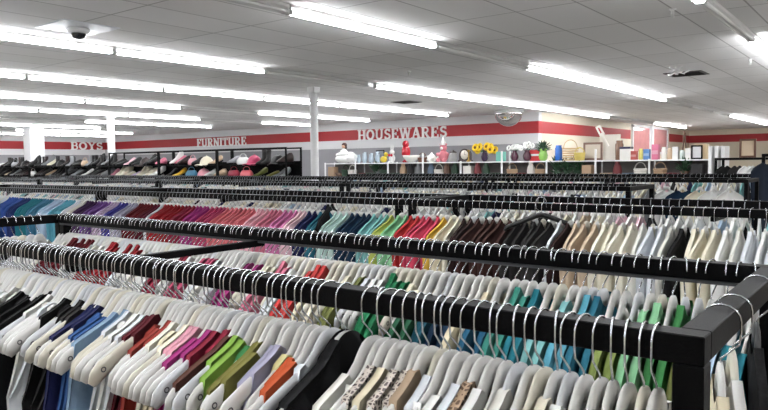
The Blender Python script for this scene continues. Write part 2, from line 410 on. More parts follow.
rackrow(4, [(-3.6, -.6), (-6.6, -3.66), (-9.0, -6.66)])

# ---------------------------------------------------------------- hanger
HB = RT - .08                   # height of the top of a hanger body below the hook
PROF = [(0, 0), (.014, -.002), (.026, -.008), (.037, -.020), (.050, -.037), (.066, -.051), (.09, -.064), (.12, -.077), (.15, -.091), (.18, -.106), (.2, -.121), (.213, -.137)]
def hz(y, wide=1.0):
    y = abs(y) / wide
    for (a, za), (c, zc) in zip(PROF, PROF[1:]):
        if y <= c: return za + (zc-za)*(y-a)/(c-a)
    return PROF[-1][1] - (y - PROF[-1][0])*1.3
def hanger_data(wide, thick, lod=0):
    """verts/faces of the moulded plastic body, y across the shoulders"""
    V = []; F = []
    prof = PROF if lod == 0 else [PROF[i] for i in (0, 2, 4, 7, 11)]
    pts = [(-y*wide, z) for y, z in prof[::-1]] + [(y*wide, z) for y, z in prof[1:]]
    n = 8 if lod == 0 else 4
    for i, (y, z) in enumerate(pts):
        q = abs(y) / (.207*wide)
        hh = .030 + .014*max(0, 1-q*5) + .016*max(0, q-.7)*3.3*.75     # depth of the section
        tt = thick*(1.0 + .25*max(0, q-.7)/.3)
        a = pts[max(i-1, 0)]; c = pts[min(i+1, len(pts)-1)]
        d = Vector((c[0]-a[0], c[1]-a[1])).normalized(); nx, nz = -d.y, d.x
        e = 1.0
        if i in (0, len(pts)-1): e = .42
        elif lod == 0 and i in (1, len(pts)-2): e = .84
        for k in range(n):
            an = 2*PI*(k+.5)/n
            off = hh*.5*(math.sin(an)*e - 1)
            ca = math.cos(an); xx = tt*.5*math.copysign(abs(ca)**.7, ca)*e
            V.append((xx, y + nx*off, z + nz*off))
    m = len(pts)
    for i in range(m-1):
        for k in range(n): F.append((i*n+k, i*n+(k+1)%n, (i+1)*n+(k+1)%n, (i+1)*n+k))
    F.append(tuple(range(n))[::-1]); F.append(tuple((m-1)*n+k for k in range(n)))
    return V, F
def hook_data(flip=1, r=.0017, n=5, lod=0, over=.030):
    pts = [(0, 0, -.008), (0, 0, .004), (0, -.012*flip, .016), (0, -.0245*flip, .028), (0, -.0265*flip, .045), (0, -.0265*flip, .062)]
    st = 8 if lod == 0 else 3
    for i in range(1, st): 
        a = PI - PI*i/st; pts.append((0, .0265*math.cos(a)*flip, .062 + .0235*math.sin(a)))
    pts += [(0, .0265*flip, .062), (0, .027*flip, .062-over)]
    if lod: pts = [pts[0], pts[3], pts[5]] + pts[6:]
    b = MB(); b.tube(pts, r, n)
    return b.v, b.f
def hanger_meshes(tagname, wide, thick):
    V, F = hanger_data(wide, thick)
    b = MB(); b.merge(V, F, Matrix())
    b.mi = 1
    for s in (-1, 1):
        for e in (-1, 1):
            yy = s*.172*wide; zz = hz(.172) - .020; n = 10
            ring = [(e*(thick*.5+.0012), yy + .0062*math.cos(2*PI*k/n), zz + .0062*math.sin(2*PI*k/n)) for k in range(n)]
            ring2 = [(e*(thick*.5+.0012), yy + .0035*math.cos(2*PI*k/n), zz + .0035*math.sin(2*PI*k/n)) for k in range(n)]
            b.add(ring + ring2, [(k, (k+1)%n, n+(k+1)%n, n+k) for k in range(n)])
    return b.mesh('hanger_' + tagname, [M_HANG, M_NOTCH])
HM = [hanger_meshes('wide', 1.0, .0115), hanger_meshes('medium', .93, .011), hanger_meshes('child', .8, .011)]
HWID = [1.0, .93, .8]
hb = MB(); hb.add(*hook_data(1), smooth=True); HOOK = hb.mesh('hook', M_WIRE)
hb = MB(); hb.add(*hook_data(-1, over=.004), smooth=True); HOOKB = hb.mesh('hook', M_WIRE)
HMATS = [M_HANG, M_HANG2, M_HANG3]

def put_hanger(loc, rz, size, mi, flip, label, group, material=None):
    o = bpy.data.objects.new('clothes_hanger', HM[size]); COL.objects.link(o)
    o.location = loc; o.rotation_euler = (0, 0, rz)
    o.material_slots[0].link = 'OBJECT'; o.material_slots[0].material = material or HMATS[mi]
    tag(o, label, 'hanger', group)
    h = bpy.data.objects.new('hook', HOOK if flip > 0 else HOOKB); COL.objects.link(h); h.parent = o
    h.rotation_euler[2] = math.radians(random.uniform(-20, 20)) if size < 3 else 0
    return o

# ---------------------------------------------------------------- garments
def garment_data(si, so, half, sleeve, length, a=.0075, seed=0, drop=.07, ny=27, nz=12, full=False, ruffle=0, convex=False):
    """a top hung on a hanger: front and back cloth meeting at the sides and over the shoulders"""
    rnd = random.Random(seed); ph = [rnd.uniform(0, 6.28) for _ in range(6)]
    end = .235 if sleeve else half
    ys = [-end + 2*end*i/(ny-1) for i in range(ny)]
    cols = []
    for y in ys:
        ay = abs(y)
        if ay < si: zt = max(hz(si), (-.006 - .30*si) if convex else -9) + .004 - drop*(1-(ay/si)**2)
        elif ay <= so: zt = hz(ay) + .0045
        elif sleeve: 
            zt = max(hz(min(ay, .205)) + .0045 - (max(0, ay-.185)/.05)**2*.075, (-.002 - .30*ay - (max(0, ay-.12)/.115)**2*.13) if convex else -9)
        else:
            q = (ay-so)/max(.001, half-so); zt = hz(so) + .0045 - (.24+hz(so)*.5)*min(1, q)**.6
        if sleeve:
            zb = -length if ay < half else -sleeve - .02*math.sin(y*40)
        else: zb = -length
        cols.append((y, zt, min(zb, zt-.02)))
    V = []; F = []
    for side in (1, -1):
        for (y, zt, zb) in cols:
            for j in range(nz+1):
                v = j/nz; z = zt + (zb-zt)*v
                edge = min(1, (end-abs(y))/.03)
                wav = .35*math.sin(y*38+ph[0]+v*1.5) + .25*math.sin(y*71+ph[1]) + .3*math.sin(v*5+ph[2])
                aa = a*(.35+.65*edge)*(1 + (.35*wav if v > .15 else 0))
                cc = .25*a*math.sin(y*26+ph[3]+v*2.2)*(v > .15)
                if sleeve: aa = max(.0078, aa*min(1, (v/.16)**.6 if v else 0))
                if ruffle: aa += ruffle*abs(math.sin(y*34+v*11+ph[4]))*math.sin(PI*min(1, v*1.2+.3)) ; 
                yy = y*(1 - .06*v) if not sleeve else y*(1-.02*v)
                V.append((side*aa + cc, yy, z + (ruffle*.6*math.sin(y*55+ph[5]) if ruffle else 0)))
    N = ny*(nz+1); w = nz+1
    for i in range(ny-1):
        for j in range(nz):
            q = (i*w+j, i*w+j+1, (i+1)*w+j+1, (i+1)*w+j)
            F.append(q[::-1]); F.append(tuple(N+k for k in q))
        ym = abs(ys[i]+ys[i+1])/2
        if ym >= si:   # cloth running over the shoulder
            F.append((i*w, (i+1)*w, N+(i+1)*w, N+i*w))
    for i in (0, ny-1):
        for j in range(nz): F.append((i*w+j, i*w+j+1, N+i*w+j+1, N+i*w+j) if i == 0 else (i*w+j, N+i*w+j, N+i*w+j+1, i*w+j+1))
    return V, F
def gmesh(name, *a, **k):
    b = MB(); V, F = garment_data(*a, **k); b.merge(V, F, Matrix()); return b.mesh(name, [M_WHITE])
TANK = [gmesh('tank_top', .045, .125, .17, 0, .62, seed=1), gmesh('tank_top', .06, .11, .18, 0, .58, seed=2), gmesh('tank_top', .07, .155, .19, 0, .6, seed=3),
        gmesh('tank_top', .04, .10, .16, 0, .5, seed=4)]
CAMI = [gmesh('camisole', .085, .10, .17, 0, .6, seed=5), gmesh('camisole', .07, .088, .16, 0, .55, seed=6)]
SHIRT = [gmesh('shirt', .028, .3, .19, .36, .66, a=.019, seed=7, nz=18, convex=True), gmesh('shirt', .036, .3, .185, .42, .7, a=.022, seed=8, nz=18, drop=.03, convex=True), gmesh('shirt', .024, .3, .2, .60, .64, a=.020, seed=9, nz=18, convex=True)]
FULL = [gmesh('top', .036, .3, .185, .3, .6, a=.0105, seed=17, drop=.03), gmesh('top', .042, .3, .185, .34, .62, a=.0105, seed=18, drop=.04)]
CAPS = [gmesh('tank_top', .048, .185, .195, 0, .6, seed=12), gmesh('tank_top', .055, .165, .19, 0, .56, a=.0085, seed=13)]
OFFS = [gmesh('top', .13, .3, .185, .36, .6, a=.0115, seed=14, drop=.02), gmesh('top', .11, .3, .185, .4, .64, a=.011, seed=15, drop=.02)]
WIDE = [gmesh('shirt', .05, .3, .21, .58, .72, a=.017, seed=10, drop=.03)]
def ruffled():
    b = MB(); V, F = garment_data(.03, .17, .185, 0, .6, a=.011, seed=11, drop=.03); b.merge(V, F, Matrix())
    n = 72
    for k in range(9):
        for side in (1, -1):
            vs = []
            for i in range(n+1):
                y = -.185 + .37*i/n; z = hz(min(abs(y), .2)) - .012 - .056*k; w = math.sin(y*95 + k*1.3 + side)
                vs += [(side*.009, y, z + .012), (side*(.022 + .009*w), y*1.02, z - .016 + .006*w), (side*(.030 + .014*w), y*1.05 + .004*w, z - .058 + .010*math.sin(y*47 + k))]
            m = []
            for i in range(n):
                for j in range(2): m.append((i*3+j, i*3+j+1, (i+1)*3+j+1, (i+1)*3+j))
            b.add(vs, m, True)
    return b.mesh('ruffled_top', [M_WHITE])
RUF = [ruffled()]

SHADE = {'white': (228,228,226), 'cream': (226,219,198), 'black': (18,18,20), 'charcoal': (44,42,42), 'navy': (28,34,84), 'cobalt blue': (42,84,150), 'denim blue': (128,160,192),
 'maroon': (92,22,34), 'brick red': (158,52,42), 'pink': (222,150,168), 'magenta': (168,40,120), 'crimson': (150,30,56), 'brown': (96,58,48), 'lime green': (140,186,70),
 'leaf green': (60,140,74), 'olive': (126,122,56), 'lavender': (168,166,192), 'pale yellow': (224,212,148), 'orange': (214,88,44), 'tan': (186,160,132), 'dark red': (110,18,28),
 'red': (168,26,34), 'dark pink': (186,66,100), 'rose': (212,110,136), 'coral red': (216,62,60), 'olive green': (110,116,58), 'emerald green': (28,118,72), 'forest green': (34,92,62),
 'deep teal': (22,80,98), 'sea green': (52,140,124), 'petrol blue': (30,92,126), 'aqua': (122,190,190), 'moss green': (132,150,74), 'teal': (26,118,134), 'royal blue': (46,84,168),
 'dark blue': (34,52,112), 'steel blue': (58,124,158), 'pale blue': (170,196,222), 'turquoise': (82,164,188), 'plum': (72,38,84), 'purple': (112,66,146), 'lilac': (196,170,204),
 'indigo': (62,58,156), 'burgundy': (92,20,38), 'raspberry': (190,54,98), 'coral pink': (226,106,116), 'baby pink': (236,166,180), 'orchid pink': (216,116,172), 'pale pink': (238,192,204),
 'sea blue': (36,112,136), 'pale aqua': (190,222,214), 'dark navy': (20,48,76), 'lime yellow': (196,206,92), 'mint green': (138,206,152), 'tomato red': (206,50,52), 'hot pink': (218,62,92),
 'golden yellow': (238,190,64), 'dark brown': (44,26,26), 'chocolate brown': (66,40,36), 'beige': (202,178,150), 'grey': (130,132,136), 'denim': (34,44,60)}
def cloth(name):
    if name in ('lace', 'brown lace'):
        if 'cloth_'+name in _M: return _M['cloth_'+name]
        c1, c2 = (((205,195,185), (96,86,84)) if name == 'lace' else ((176,150,126), (96,74,58)))
        m = mat('cloth_'+name, c1, .9); nt = m.node_tree; b = nt.nodes['Principled BSDF']
        tc = nt.nodes.new('ShaderNodeTexCoord'); vo = nt.nodes.new('ShaderNodeTexVoronoi'); vo.feature = 'DISTANCE_TO_EDGE'; vo.inputs['Scale'].default_value = 130
        rp = nt.nodes.new('ShaderNodeValToRGB'); rp.color_ramp.elements[0].position = .12; rp.color_ramp.elements[1].position = .2
        rp.color_ramp.elements[0].color = lin(c1); rp.color_ramp.elements[1].color = lin(c2)
        nt.links.new(tc.outputs['Object'], vo.inputs['Vector']); nt.links.new(vo.outputs['Distance'], rp.inputs[0]); nt.links.new(rp.outputs[0], b.inputs['Base Color'])
        return m
    c = SHADE[name]; g = sum(c)/3
    c = tuple((v*.86 + g*.14)*.97 for v in c)
    return mat('cloth_' + name.replace(' ', '_'), c, .88, spec=.2, bump=.5, bscale=45, var=.06)

def run_labels(runs, noun, where):
    """runs: list of (shade, count). One label (and group or None) for every item, in order."""
    out = []; seen = {}
    for i, (s, n) in enumerate(runs):
        l = runs[i-1][0] if i else None; r = runs[i+1][0] if i+1 < len(runs) else None
        nb = 'between %s and %s' % (l, r) if l and r else 'beyond %s' % l if l else 'before %s' % r
        key = (s, l, r); seen[key] = seen.get(key, 0) + 1
        if seen[key] > 1: nb += ', further right'
        for j in range(n):
            pos = '' if n == 1 else ('left one ', 'right one ')[j] if n == 2 else ('left one ', 'middle one ', 'right one ')[j] if n == 3 else 'run '
            out.append(('%s %s, %s, %s%s' % (s, noun, where, pos, nb), '%s %ss, %s' % (s, noun, where) if n > 3 else None))
    return out

# where each colour hangs along the three nearest rails (from x, to x, colour)
RAIL_ONE = [
    (-2.642, -1.928, 'white'),
    (-1.928, -1.783, 'black'),
    (-1.783, -1.711, 'white'),
    (-1.711, -1.632, 'black'),
    (-1.632, -1.576, 'charcoal'),
    (-1.576, -1.522, 'navy'),
    (-1.522, -1.461, 'cobalt blue'),
    (-1.461, -1.412, 'denim blue'),
    (-1.412, -1.333, 'white'),
    (-1.333, -1.295, 'maroon'),
    (-1.295, -1.251, 'brick red'),
    (-1.251, -1.175, 'cream'),
    (-1.175, -1.135, 'pink'),
    (-1.135, -1.097, 'magenta'),
    (-1.097, -1.066, 'crimson'),
    (-1.066, -1.041, 'brown'),
    (-1.041, -1.006, 'lime green'),
    (-1.006, -0.977, 'leaf green'),
    (-0.977, -0.933, 'olive'),
    (-0.933, -0.906, 'lavender'),
    (-0.906, -0.875, 'pale yellow'),
    (-0.875, -0.849, 'orange'),
    (-0.849, -0.815, 'white'),
    (-0.815, -0.753, 'ruffle'),
    (-0.753, -0.709, 'white'),
    (-0.709, -0.683, 'lace'),
    (-0.683, -0.654, 'cream'),
    (-0.654, -0.629, 'lace'),
    (-0.629, -0.590, 'tan'),
    (-0.590, -0.524, 'white'),
    (-0.524, -0.495, 'brown lace'),
    (-0.495, -0.432, 'white'),
    (-0.432, -0.386, 'cream'),
    (-0.386, -0.328, 'white'),
    (-0.328, -0.287, 'pale yellow'),
    (-0.287, -0.238, 'white'),
]
RAIL_TWO = [
    (-3.090, -2.929, 'white'),
    (-2.929, -2.763, 'dark red'),
    (-2.763, -2.622, 'white'),
    (-2.622, -2.378, 'red'),
    (-2.378, -2.157, 'white'),
    (-2.157, -2.085, 'crimson'),
    (-2.085, -1.991, 'white'),
    (-1.991, -1.924, 'dark pink'),
    (-1.924, -1.756, 'white'),
    (-1.756, -1.686, 'magenta'),
    (-1.686, -1.601, 'cream'),
    (-1.601, -1.555, 'rose'),
    (-1.555, -1.484, 'white'),
    (-1.484, -1.399, 'coral red'),
    (-1.399, -1.294, 'cream'),
    (-1.294, -1.248, 'olive green'),
    (-1.248, -1.166, 'white'),
    (-1.166, -1.096, 'emerald green'),
    (-1.096, -1.040, 'cream'),
    (-1.040, -0.989, 'forest green'),
    (-0.989, -0.932, 'deep teal'),
    (-0.932, -0.880, 'dark navy'),
    (-0.880, -0.830, 'cream'),
    (-0.830, -0.770, 'petrol blue'),
    (-0.770, -0.715, 'sea green'),
    (-0.715, -0.660, 'teal'),
    (-0.660, -0.610, 'aqua'),
    (-0.610, -0.560, 'turquoise'),
    (-0.560, -0.510, 'sea blue'),
    (-0.510, -0.455, 'moss green'),
    (-0.455, -0.410, 'mint green'),
    (-0.410, -0.370, 'leaf green'),
    (-0.370, -0.320, 'olive green'),
    (-0.320, -0.270, 'pale blue'),
    (-0.270, -0.225, 'teal'),
]
RAIL_THREE = [
    (-8.181, -7.545, 'white'),
    (-7.545, -7.229, 'royal blue'),
    (-7.229, -7.034, 'dark blue'),
    (-7.034, -6.805, 'teal'),
    (-6.805, -6.565, 'steel blue'),
    (-6.565, -6.336, 'pale blue'),
    (-6.336, -6.152, 'turquoise'),
    (-6.152, -5.974, 'white'),
    (-5.974, -5.785, 'plum'),
    (-5.785, -5.555, 'purple'),
    (-5.555, -5.428, 'lilac'),
    (-5.428, -5.288, 'indigo'),
    (-5.288, -5.153, 'lavender'),
    (-5.153, -4.922, 'dark red'),
    (-4.922, -4.838, 'burgundy'),
    (-4.838, -4.756, 'white'),
    (-4.756, -4.479, 'red'),
    (-4.479, -4.353, 'crimson'),
    (-4.353, -4.159, 'magenta'),
    (-4.159, -3.973, 'raspberry'),
    (-3.973, -3.667, 'coral pink'),
    (-3.667, -3.522, 'baby pink'),
    (-3.522, -3.402, 'rose'),
    (-3.402, -3.267, 'orchid pink'),
    (-3.267, -3.155, 'pale pink'),
    (-3.155, -3.063, 'navy'),
    (-3.063, -2.922, 'sea blue'),
    (-2.922, -2.803, 'pale aqua'),
    (-2.803, -2.607, 'dark navy'),
    (-2.607, -2.483, 'aqua'),
    (-2.483, -2.415, 'lime yellow'),
    (-2.415, -2.326, 'mint green'),
    (-2.326, -2.232, 'tomato red'),
    (-2.232, -2.100, 'hot pink'),
    (-2.100, -2.053, 'golden yellow'),
    (-2.053, -1.967, 'cream'),
    (-1.967, -1.858, 'dark brown'),
    (-1.858, -1.651, 'chocolate brown'),
    (-1.651, -1.424, 'charcoal'),
    (-1.424, -1.380, 'white'),
    (-1.380, -1.327, 'dark brown'),
    (-1.327, -1.173, 'beige'),
    (-1.173, -0.999, 'cream'),
    (-0.999, -0.801, 'white'),
    (-0.801, -0.780, 'black'),
    (-0.780, -0.650, 'cream'),
    (-0.650, -0.343, 'white'),
]

def fill(table, pitch, jit=.14, xmin=-99):
    """positions and colour runs along a rail"""
    pos = []; runs = []
    x = table[0][0] + pitch/2
    for a, c, s in table:
        n = 0
        if s == 'ruffle': x += pitch*.9; c += pitch*.5
        while x < c:
            if x > xmin: pos.append((x + random.uniform(-jit, jit)*pitch, s)); n += 1
            x += pitch * (3.2 if s == 'ruffle' else 1)
        if n: runs.append((s, n))
    return pos, runs
WHITES = [mat('cloth_white_a', (230,230,228), .88, bump=.4, bscale=45), mat('cloth_white_b', (222,220,212), .88, bump=.4, bscale=45), mat('cloth_white_c', (214,218,224), .88, bump=.4, bscale=45)]
CREAMS = [mat('cloth_cream_a', (226,219,198), .88, bump=.4, bscale=45), mat('cloth_cream_b', (219,208,180), .88, bump=.4, bscale=45), mat('cloth_cream_c', (232,228,214), .88, bump=.4, bscale=45)]
def cloth_for(s):
    return random.choice(WHITES) if s == 'white' else random.choice(CREAMS) if s == 'cream' else cloth('black' if s == 'ruffle' else s)
HX = []
def hang(table, pitch, Y, where, noun, meshes, flip, sizes, group, xmin=-99, yaw=1.0, hm=None, plain_hanger=None, single=-99):
    pos, runs = fill(table, pitch, xmin=xmin)
    runs2 = [('ruffled black' if s == 'ruffle' else s, n) for s, n in runs]
    labs = run_labels(runs2, noun, where)
    for (x, s), (lab, g) in zip(pos, labs):
        rz = math.radians(random.uniform(-yaw, yaw))
        size = random.choice(sizes); z = HB + random.uniform(-.004, .002)*(.5)
        mi = random.choice([0, 0, 0, 0, 1, 2]) if s != 'cream' else random.choice([0, 0, 1])
        hl = lab.split(', ')[0].split(' on the ')[0]
        if x > single: put_hanger((x, Y, HB), rz, size, mi, flip, 'hanger with ' + lab, group + ' hangers', plain_hanger)
        else: HX.append((x, Y, rz))
        me = RUF[0] if s == 'ruffle' else random.choice(meshes if s in ('white', 'cream') or noun == 'shirt' else (FULL if random.random() < (.75 if x < -1 else .25) else OFFS) if noun == 'top' else CAPS + TANK + TANK[:3])
        o = bpy.data.objects.new(me.name.split('.')[0], me); COL.objects.link(o)
        o.location = (x, Y, HB); o.rotation_euler[2] = rz
        o.material_slots[0].link = 'OBJECT'; o.material_slots[0].material = cloth_for(s)
        w = HWID[size]; o.scale = (1, 1 if noun == 'shirt' else w, 1)
        tag(o, lab, noun, g or (group + ' ' + noun + 's'))
    return len(pos)
TOPS = [TANK[0], TANK[0], TANK[1], TANK[2], TANK[3], CAMI[0], CAMI[1]]
n1 = hang(RAIL_ONE, .0200, .895+TB/2, 'nearest rail', 'tank top', TOPS, 1, [0, 0, 0, 1, 2], 'front rail', xmin=-2.45)
n2 = hang(RAIL_TWO, .026, 1.593-TB/2, 'second rail', 'top', OFFS + TOPS[:3], -1, [0, 0, 1, 1], 'second rail')
n3 = hang(RAIL_THREE, .046, .895+PITCH+TB/2, 'third rail', 'shirt', SHIRT, 1, [1, 2], 'third rail', yaw=6, single=-2.6)
for o in COL.objects:
    if o.name.startswith('shirt') and -8 < o.location.x < -.3 and 3 < o.location.y < 3.6:
        o.scale = (random.uniform(.9, 1.15), random.uniform(.88, 1.06), 1)
print('hangers', n1, n2, n3)

# a few clothes on the two end rails of the nearest rack
def place(me, name, loc, rz, material, label, cat, group=None):
    o = bpy.data.objects.new(name, me); COL.objects.link(o); o.location = loc; o.rotation_euler[2] = rz
    o.material_slots[0].link = 'OBJECT'; o.material_slots[0].material = material
    tag(o, label, cat, group); return o
for i, (y, rz, m, lab) in enumerate(((1.09, 15, CREAMS[1], 'cream'), (1.18, 17, WHITES[0], 'white'), (1.40, 13, cloth('black'), 'black'))):
    x = -.19 - TB/2
    h = put_hanger((x, y, HB), math.radians(rz), 1, i, 1, 'hanger on the right end rail beside the corner post, with %s top' % lab, 'end rail hangers', M_HBLK if i == 2 else None)
    h.children[0].rotation_euler[2] = math.radians(90 - rz)          # the wire swivels to cross the rail
    place(WIDE[0], 'coat' if i == 2 else 'shirt', (x, y, HB), math.radians(rz), m, '%s top hanging sideways on the right end rail beside the corner post' % lab, 'shirt')
for i in range(13):
    y = 1.04 + i*.036; s = ['white', 'white', 'black', 'white', 'white', 'charcoal', 'white', 'black', 'white', 'white', 'black', 'white', 'white'][i]
    l = '%s tank top, left end rail, %s from the corner post' % (s, ORD[12-i])
    hh = put_hanger((-3.12+TB/2, y, HB), math.radians(25), 1, i % 3, -1, 'hanger with ' + l, 'left end rail hangers')
    hh.children[0].rotation_euler[2] = math.radians(65)
    place(TANK[i % 4], 'tank_top', (-3.12+TB/2, y, HB), math.radians(25), cloth_for(s), l, 'tank top', 'left end rail tops')
# black hanger hung askew on the third rail, facing the camera
b = MB(); b.tube([(0,-.19,-.085),(0,-.18,-.068),(0,-.03,-.012),(0,0,-.004),(0,.03,-.012),(0,.18,-.068),(0,.19,-.085)], [.008,.012,.013,.014,.013,.012,.008], 8)
o = b.build('clothes_hanger', M_HBLK, None, (-1.475, .895+PITCH-.05, HB+.03)); o.rotation_euler[2] = math.radians(-50)
tag(o, 'black hanger turned to face the aisle on the third rail, above the charcoal shirts', 'hanger')
hk = bpy.data.objects.new('hook', HOOK); COL.objects.link(hk); hk.parent = o
# black clothes draped high on the third rail behind the column
place(SHIRT[1], 'sweater', (-2.99, .895+PITCH+TB/2, HB+.05), math.radians(20), cloth('black'), 'black sweater bunched high on the third rail, between pale pink and navy shirts', 'sweater')

# ---------------------------------------------------------------- the clothes of the racks further back, past counting
LV, LF = hanger_data(.95, .014, 1); KV, KF = hook_data(1, .0026, 3, 1); KV2, KF2 = hook_data(-1, .0026, 3, 1)
LG = [garment_data(.05, .3, .19, .4, .6, a=.018, seed=20+i, ny=13, nz=6, drop=.02, convex=True) for i in range(3)]
FARC = [('white', 14), ('cream', 6), ('pale blue', 2), ('grey', 1), ('black', 1), ('pale pink', 1), ('navy', 1), ('beige', 1), ('aqua', 1)]
FARL = [c for c, n in FARC for _ in range(n)]
hs = MB(); M_WIRE2 = mat('dull_wire', (150, 153, 158), .5, metal=.6)
gs = MB(); gm = [c for c, n in FARC]; GM = [cloth(c) if c not in ('white', 'cream') else (WHITES[0] if c == 'white' else CREAMS[0]) for c in gm]
def stuff_rail(Y, x0, x1, flip, pitch, skip=(), prob=.8, pal=FARL):
    x = x0
    while x < x1:
        if not any(a < x < c for a, c in skip):
            M = Matrix.Translation((x, Y, HB)) @ Matrix.Rotation(math.radians(random.uniform(-6, 6)), 4, 'Z')
            hs.merge(LV, LF, M, 0); hs.merge(KV if flip > 0 else KV2, KF if flip > 0 else KF2, M, 1)
            if random.random() < prob:
                V, F = random.choice(LG); gs.merge(V, F, M, gm.index(random.choice(pal)))
        x += pitch*random.uniform(.75, 1.3)
def gaps(row):   # where two racks of a row meet
    return {1: [(-2.45, -2.31), (-5.85, -5.71)], 2: [(-5.0, -4.86), (-8.5, -8.36), (-12.0, -11.86)], 3: [(-4.5, -4.36), (-7.55, -7.41), (-10.6, -10.46), (-13.7, -13.56)], 4: [(-3.7, -3.56), (-6.7, -6.56)], 5: [(-4.3, -4.16), (-7.3, -7.16)]}[row]
yr = lambda k: .895 + PITCH*k
for x, Y, rz in HX:
    M = Matrix.Translation((x, Y, HB)) @ Matrix.Rotation(rz, 4, 'Z')
    hs.merge(*hanger_data(.9, .013, 1), M, 0); hs.merge(*hook_data(1, .0019, 4, 1), M, 1)
stuff_rail(yr(1)+.698-TB/2, -9.0, .9, -1, .05, gaps(1), .7)
stuff_rail(yr(2)+TB/2, -15.3, -1.9, 1, .05, gaps(2), .97, ['white']*8 + ['cream']*3 + ['pale blue', 'pale pink', 'grey', 'aqua'])
stuff_rail(yr(2)+.698-TB/2, -15.3, -1.9, -1, .06, gaps(2), .7)
stuff_rail(yr(3)+TB/2, -16.6, -2.3, 1, .06, gaps(3), .8)
stuff_rail(yr(3)+.698-TB/2, -16.6, -2.4, -1, .065, gaps(3), .6)
stuff_rail(yr(4)+TB/2, -8.9, -.7, 1, .07, gaps(4), .7, FARL + ['black', 'grey', 'navy'])
stuff_rail(yr(4)+.698-TB/2, -8.9, -.7, -1, .07, gaps(4), .7)
o = hs.build('clothes_hangers', [M_HANG, M_WIRE2]); tag(o, 'mass of white hangers with wire hooks crowding the racks further back', 'hangers', kind='stuff')
o = gs.build('hanging_clothes', GM); tag(o, 'mass of mostly white clothes hanging on the racks further back', 'clothes', kind='stuff')

# long clothes facing the aisle at the right end of the fourth rack row
LONG = gmesh('shirt', .06, .3, .2, .5, .95, a=.02, seed=31, drop=.03)
for x, s, rz, lab in ((-2.15, 'white', -30, 'white long shirt left of navy'), (-1.98, 'dark navy', -42, 'navy long shirt'), (-1.80, 'cream', -32, 'cream long shirt right of navy'),
                      (-1.66, 'white', -35, 'white long shirt, second right of navy'), (-1.50, 'white', -30, 'white long shirt beside the end post')):
    lab += ', end of fourth rack row'
    Y = yr(3) + TB/2
    place(LONG, 'long_shirt', (x, Y-.0, HB), math.radians(rz), WHITES[0] if s == 'white' else CREAMS[0] if s == 'cream' else cloth(s), lab, 'shirt')
    put_hanger((x, Y, HB), math.radians(rz), 0, 0, 1, 'hanger with ' + lab, 'fourth row hangers')
# taller racks at the right behind
rack(-2.45, .6, 12.0, 12.6, 'tall black steel rack of dark clothes at the right, below the picture frame', zt=1.62)
tallg = [('black', -2.3), ('charcoal', -2.12), ('white', -1.98), ('cream', -1.86), ('black', -1.74), ('denim', -1.6), ('white', -1.46), ('charcoal', -1.3)]
for i, (s, x) in enumerate(tallg):
    lab = '%s coat on the tall rack at the right, %s from its left end' % (s, ORD[i])
    place(LONG, 'coat', (x, 12.0+TB/2, 1.54), math.radians(-25), cloth(s) if s not in ('white', 'cream') else WHITES[0], lab, 'coat', 'coats on the tall rack')
rack(-1.42, 1.4, 9.6, 10.2, 'tall black steel rack at the right edge, holding a denim coat', zt=1.66)
place(LONG, 'coat', (-1.36, 9.6+TB/2, 1.60), math.radians(-38), cloth('denim'), 'dark denim coat at the right edge, hanging at the end of a tall rack', 'coat')

# ---------------------------------------------------------------- shoe and hat shelves (left, beyond the racks)
def shelf_unit(x0, x1, y, label):
    t = empty('shoe_rack', ((x0+x1)/2, y, 0)); tag(t, label, 'shoe rack', 'black shoe racks'); h = (x1-x0)/2
    top = 1.93 if x1 > -15.5 else 1.605
    for x in (-h, h-.03):
        for yy in (-.22, .19): boxm(x, x+.03, yy, yy+.03, 0, top, .002).build('upright', M_BLACK, t)
    boxm(-h+.031, h-.031, .205, .215, .3, 1.66 if x1 > -13 else 1.70).build('dark_backing', M_BLACK, t)  # black sheet added so the gaps behind the shoes turn dark
    for z in (.4, .82, 1.08, 1.33, 1.60):
        b = MB()
        for yy in (-.21, -.11, 0, .1, .2): b.box(-h+.031, h-.031, yy-.008, yy+.008, z-.016, z)
        b.build('wire_shelf', M_BLACK, t)
    if top > 1.7:
      for yy in (-.22, .19): boxm(-h+.0305, h-.0305, yy, yy+.03, 1.9, 1.93, .002).build('top_rail', M_BLACK, t)
SX = [-9.5 - 2.1*i for i in range(8)]
for i in range(7):
    shelf_unit(SX[i]-2.08, SX[i], 9.5 + (1.35 if i == -1 else 0), 'black metal shoe rack behind the clothes racks, %s from its right end' % ORD[i])
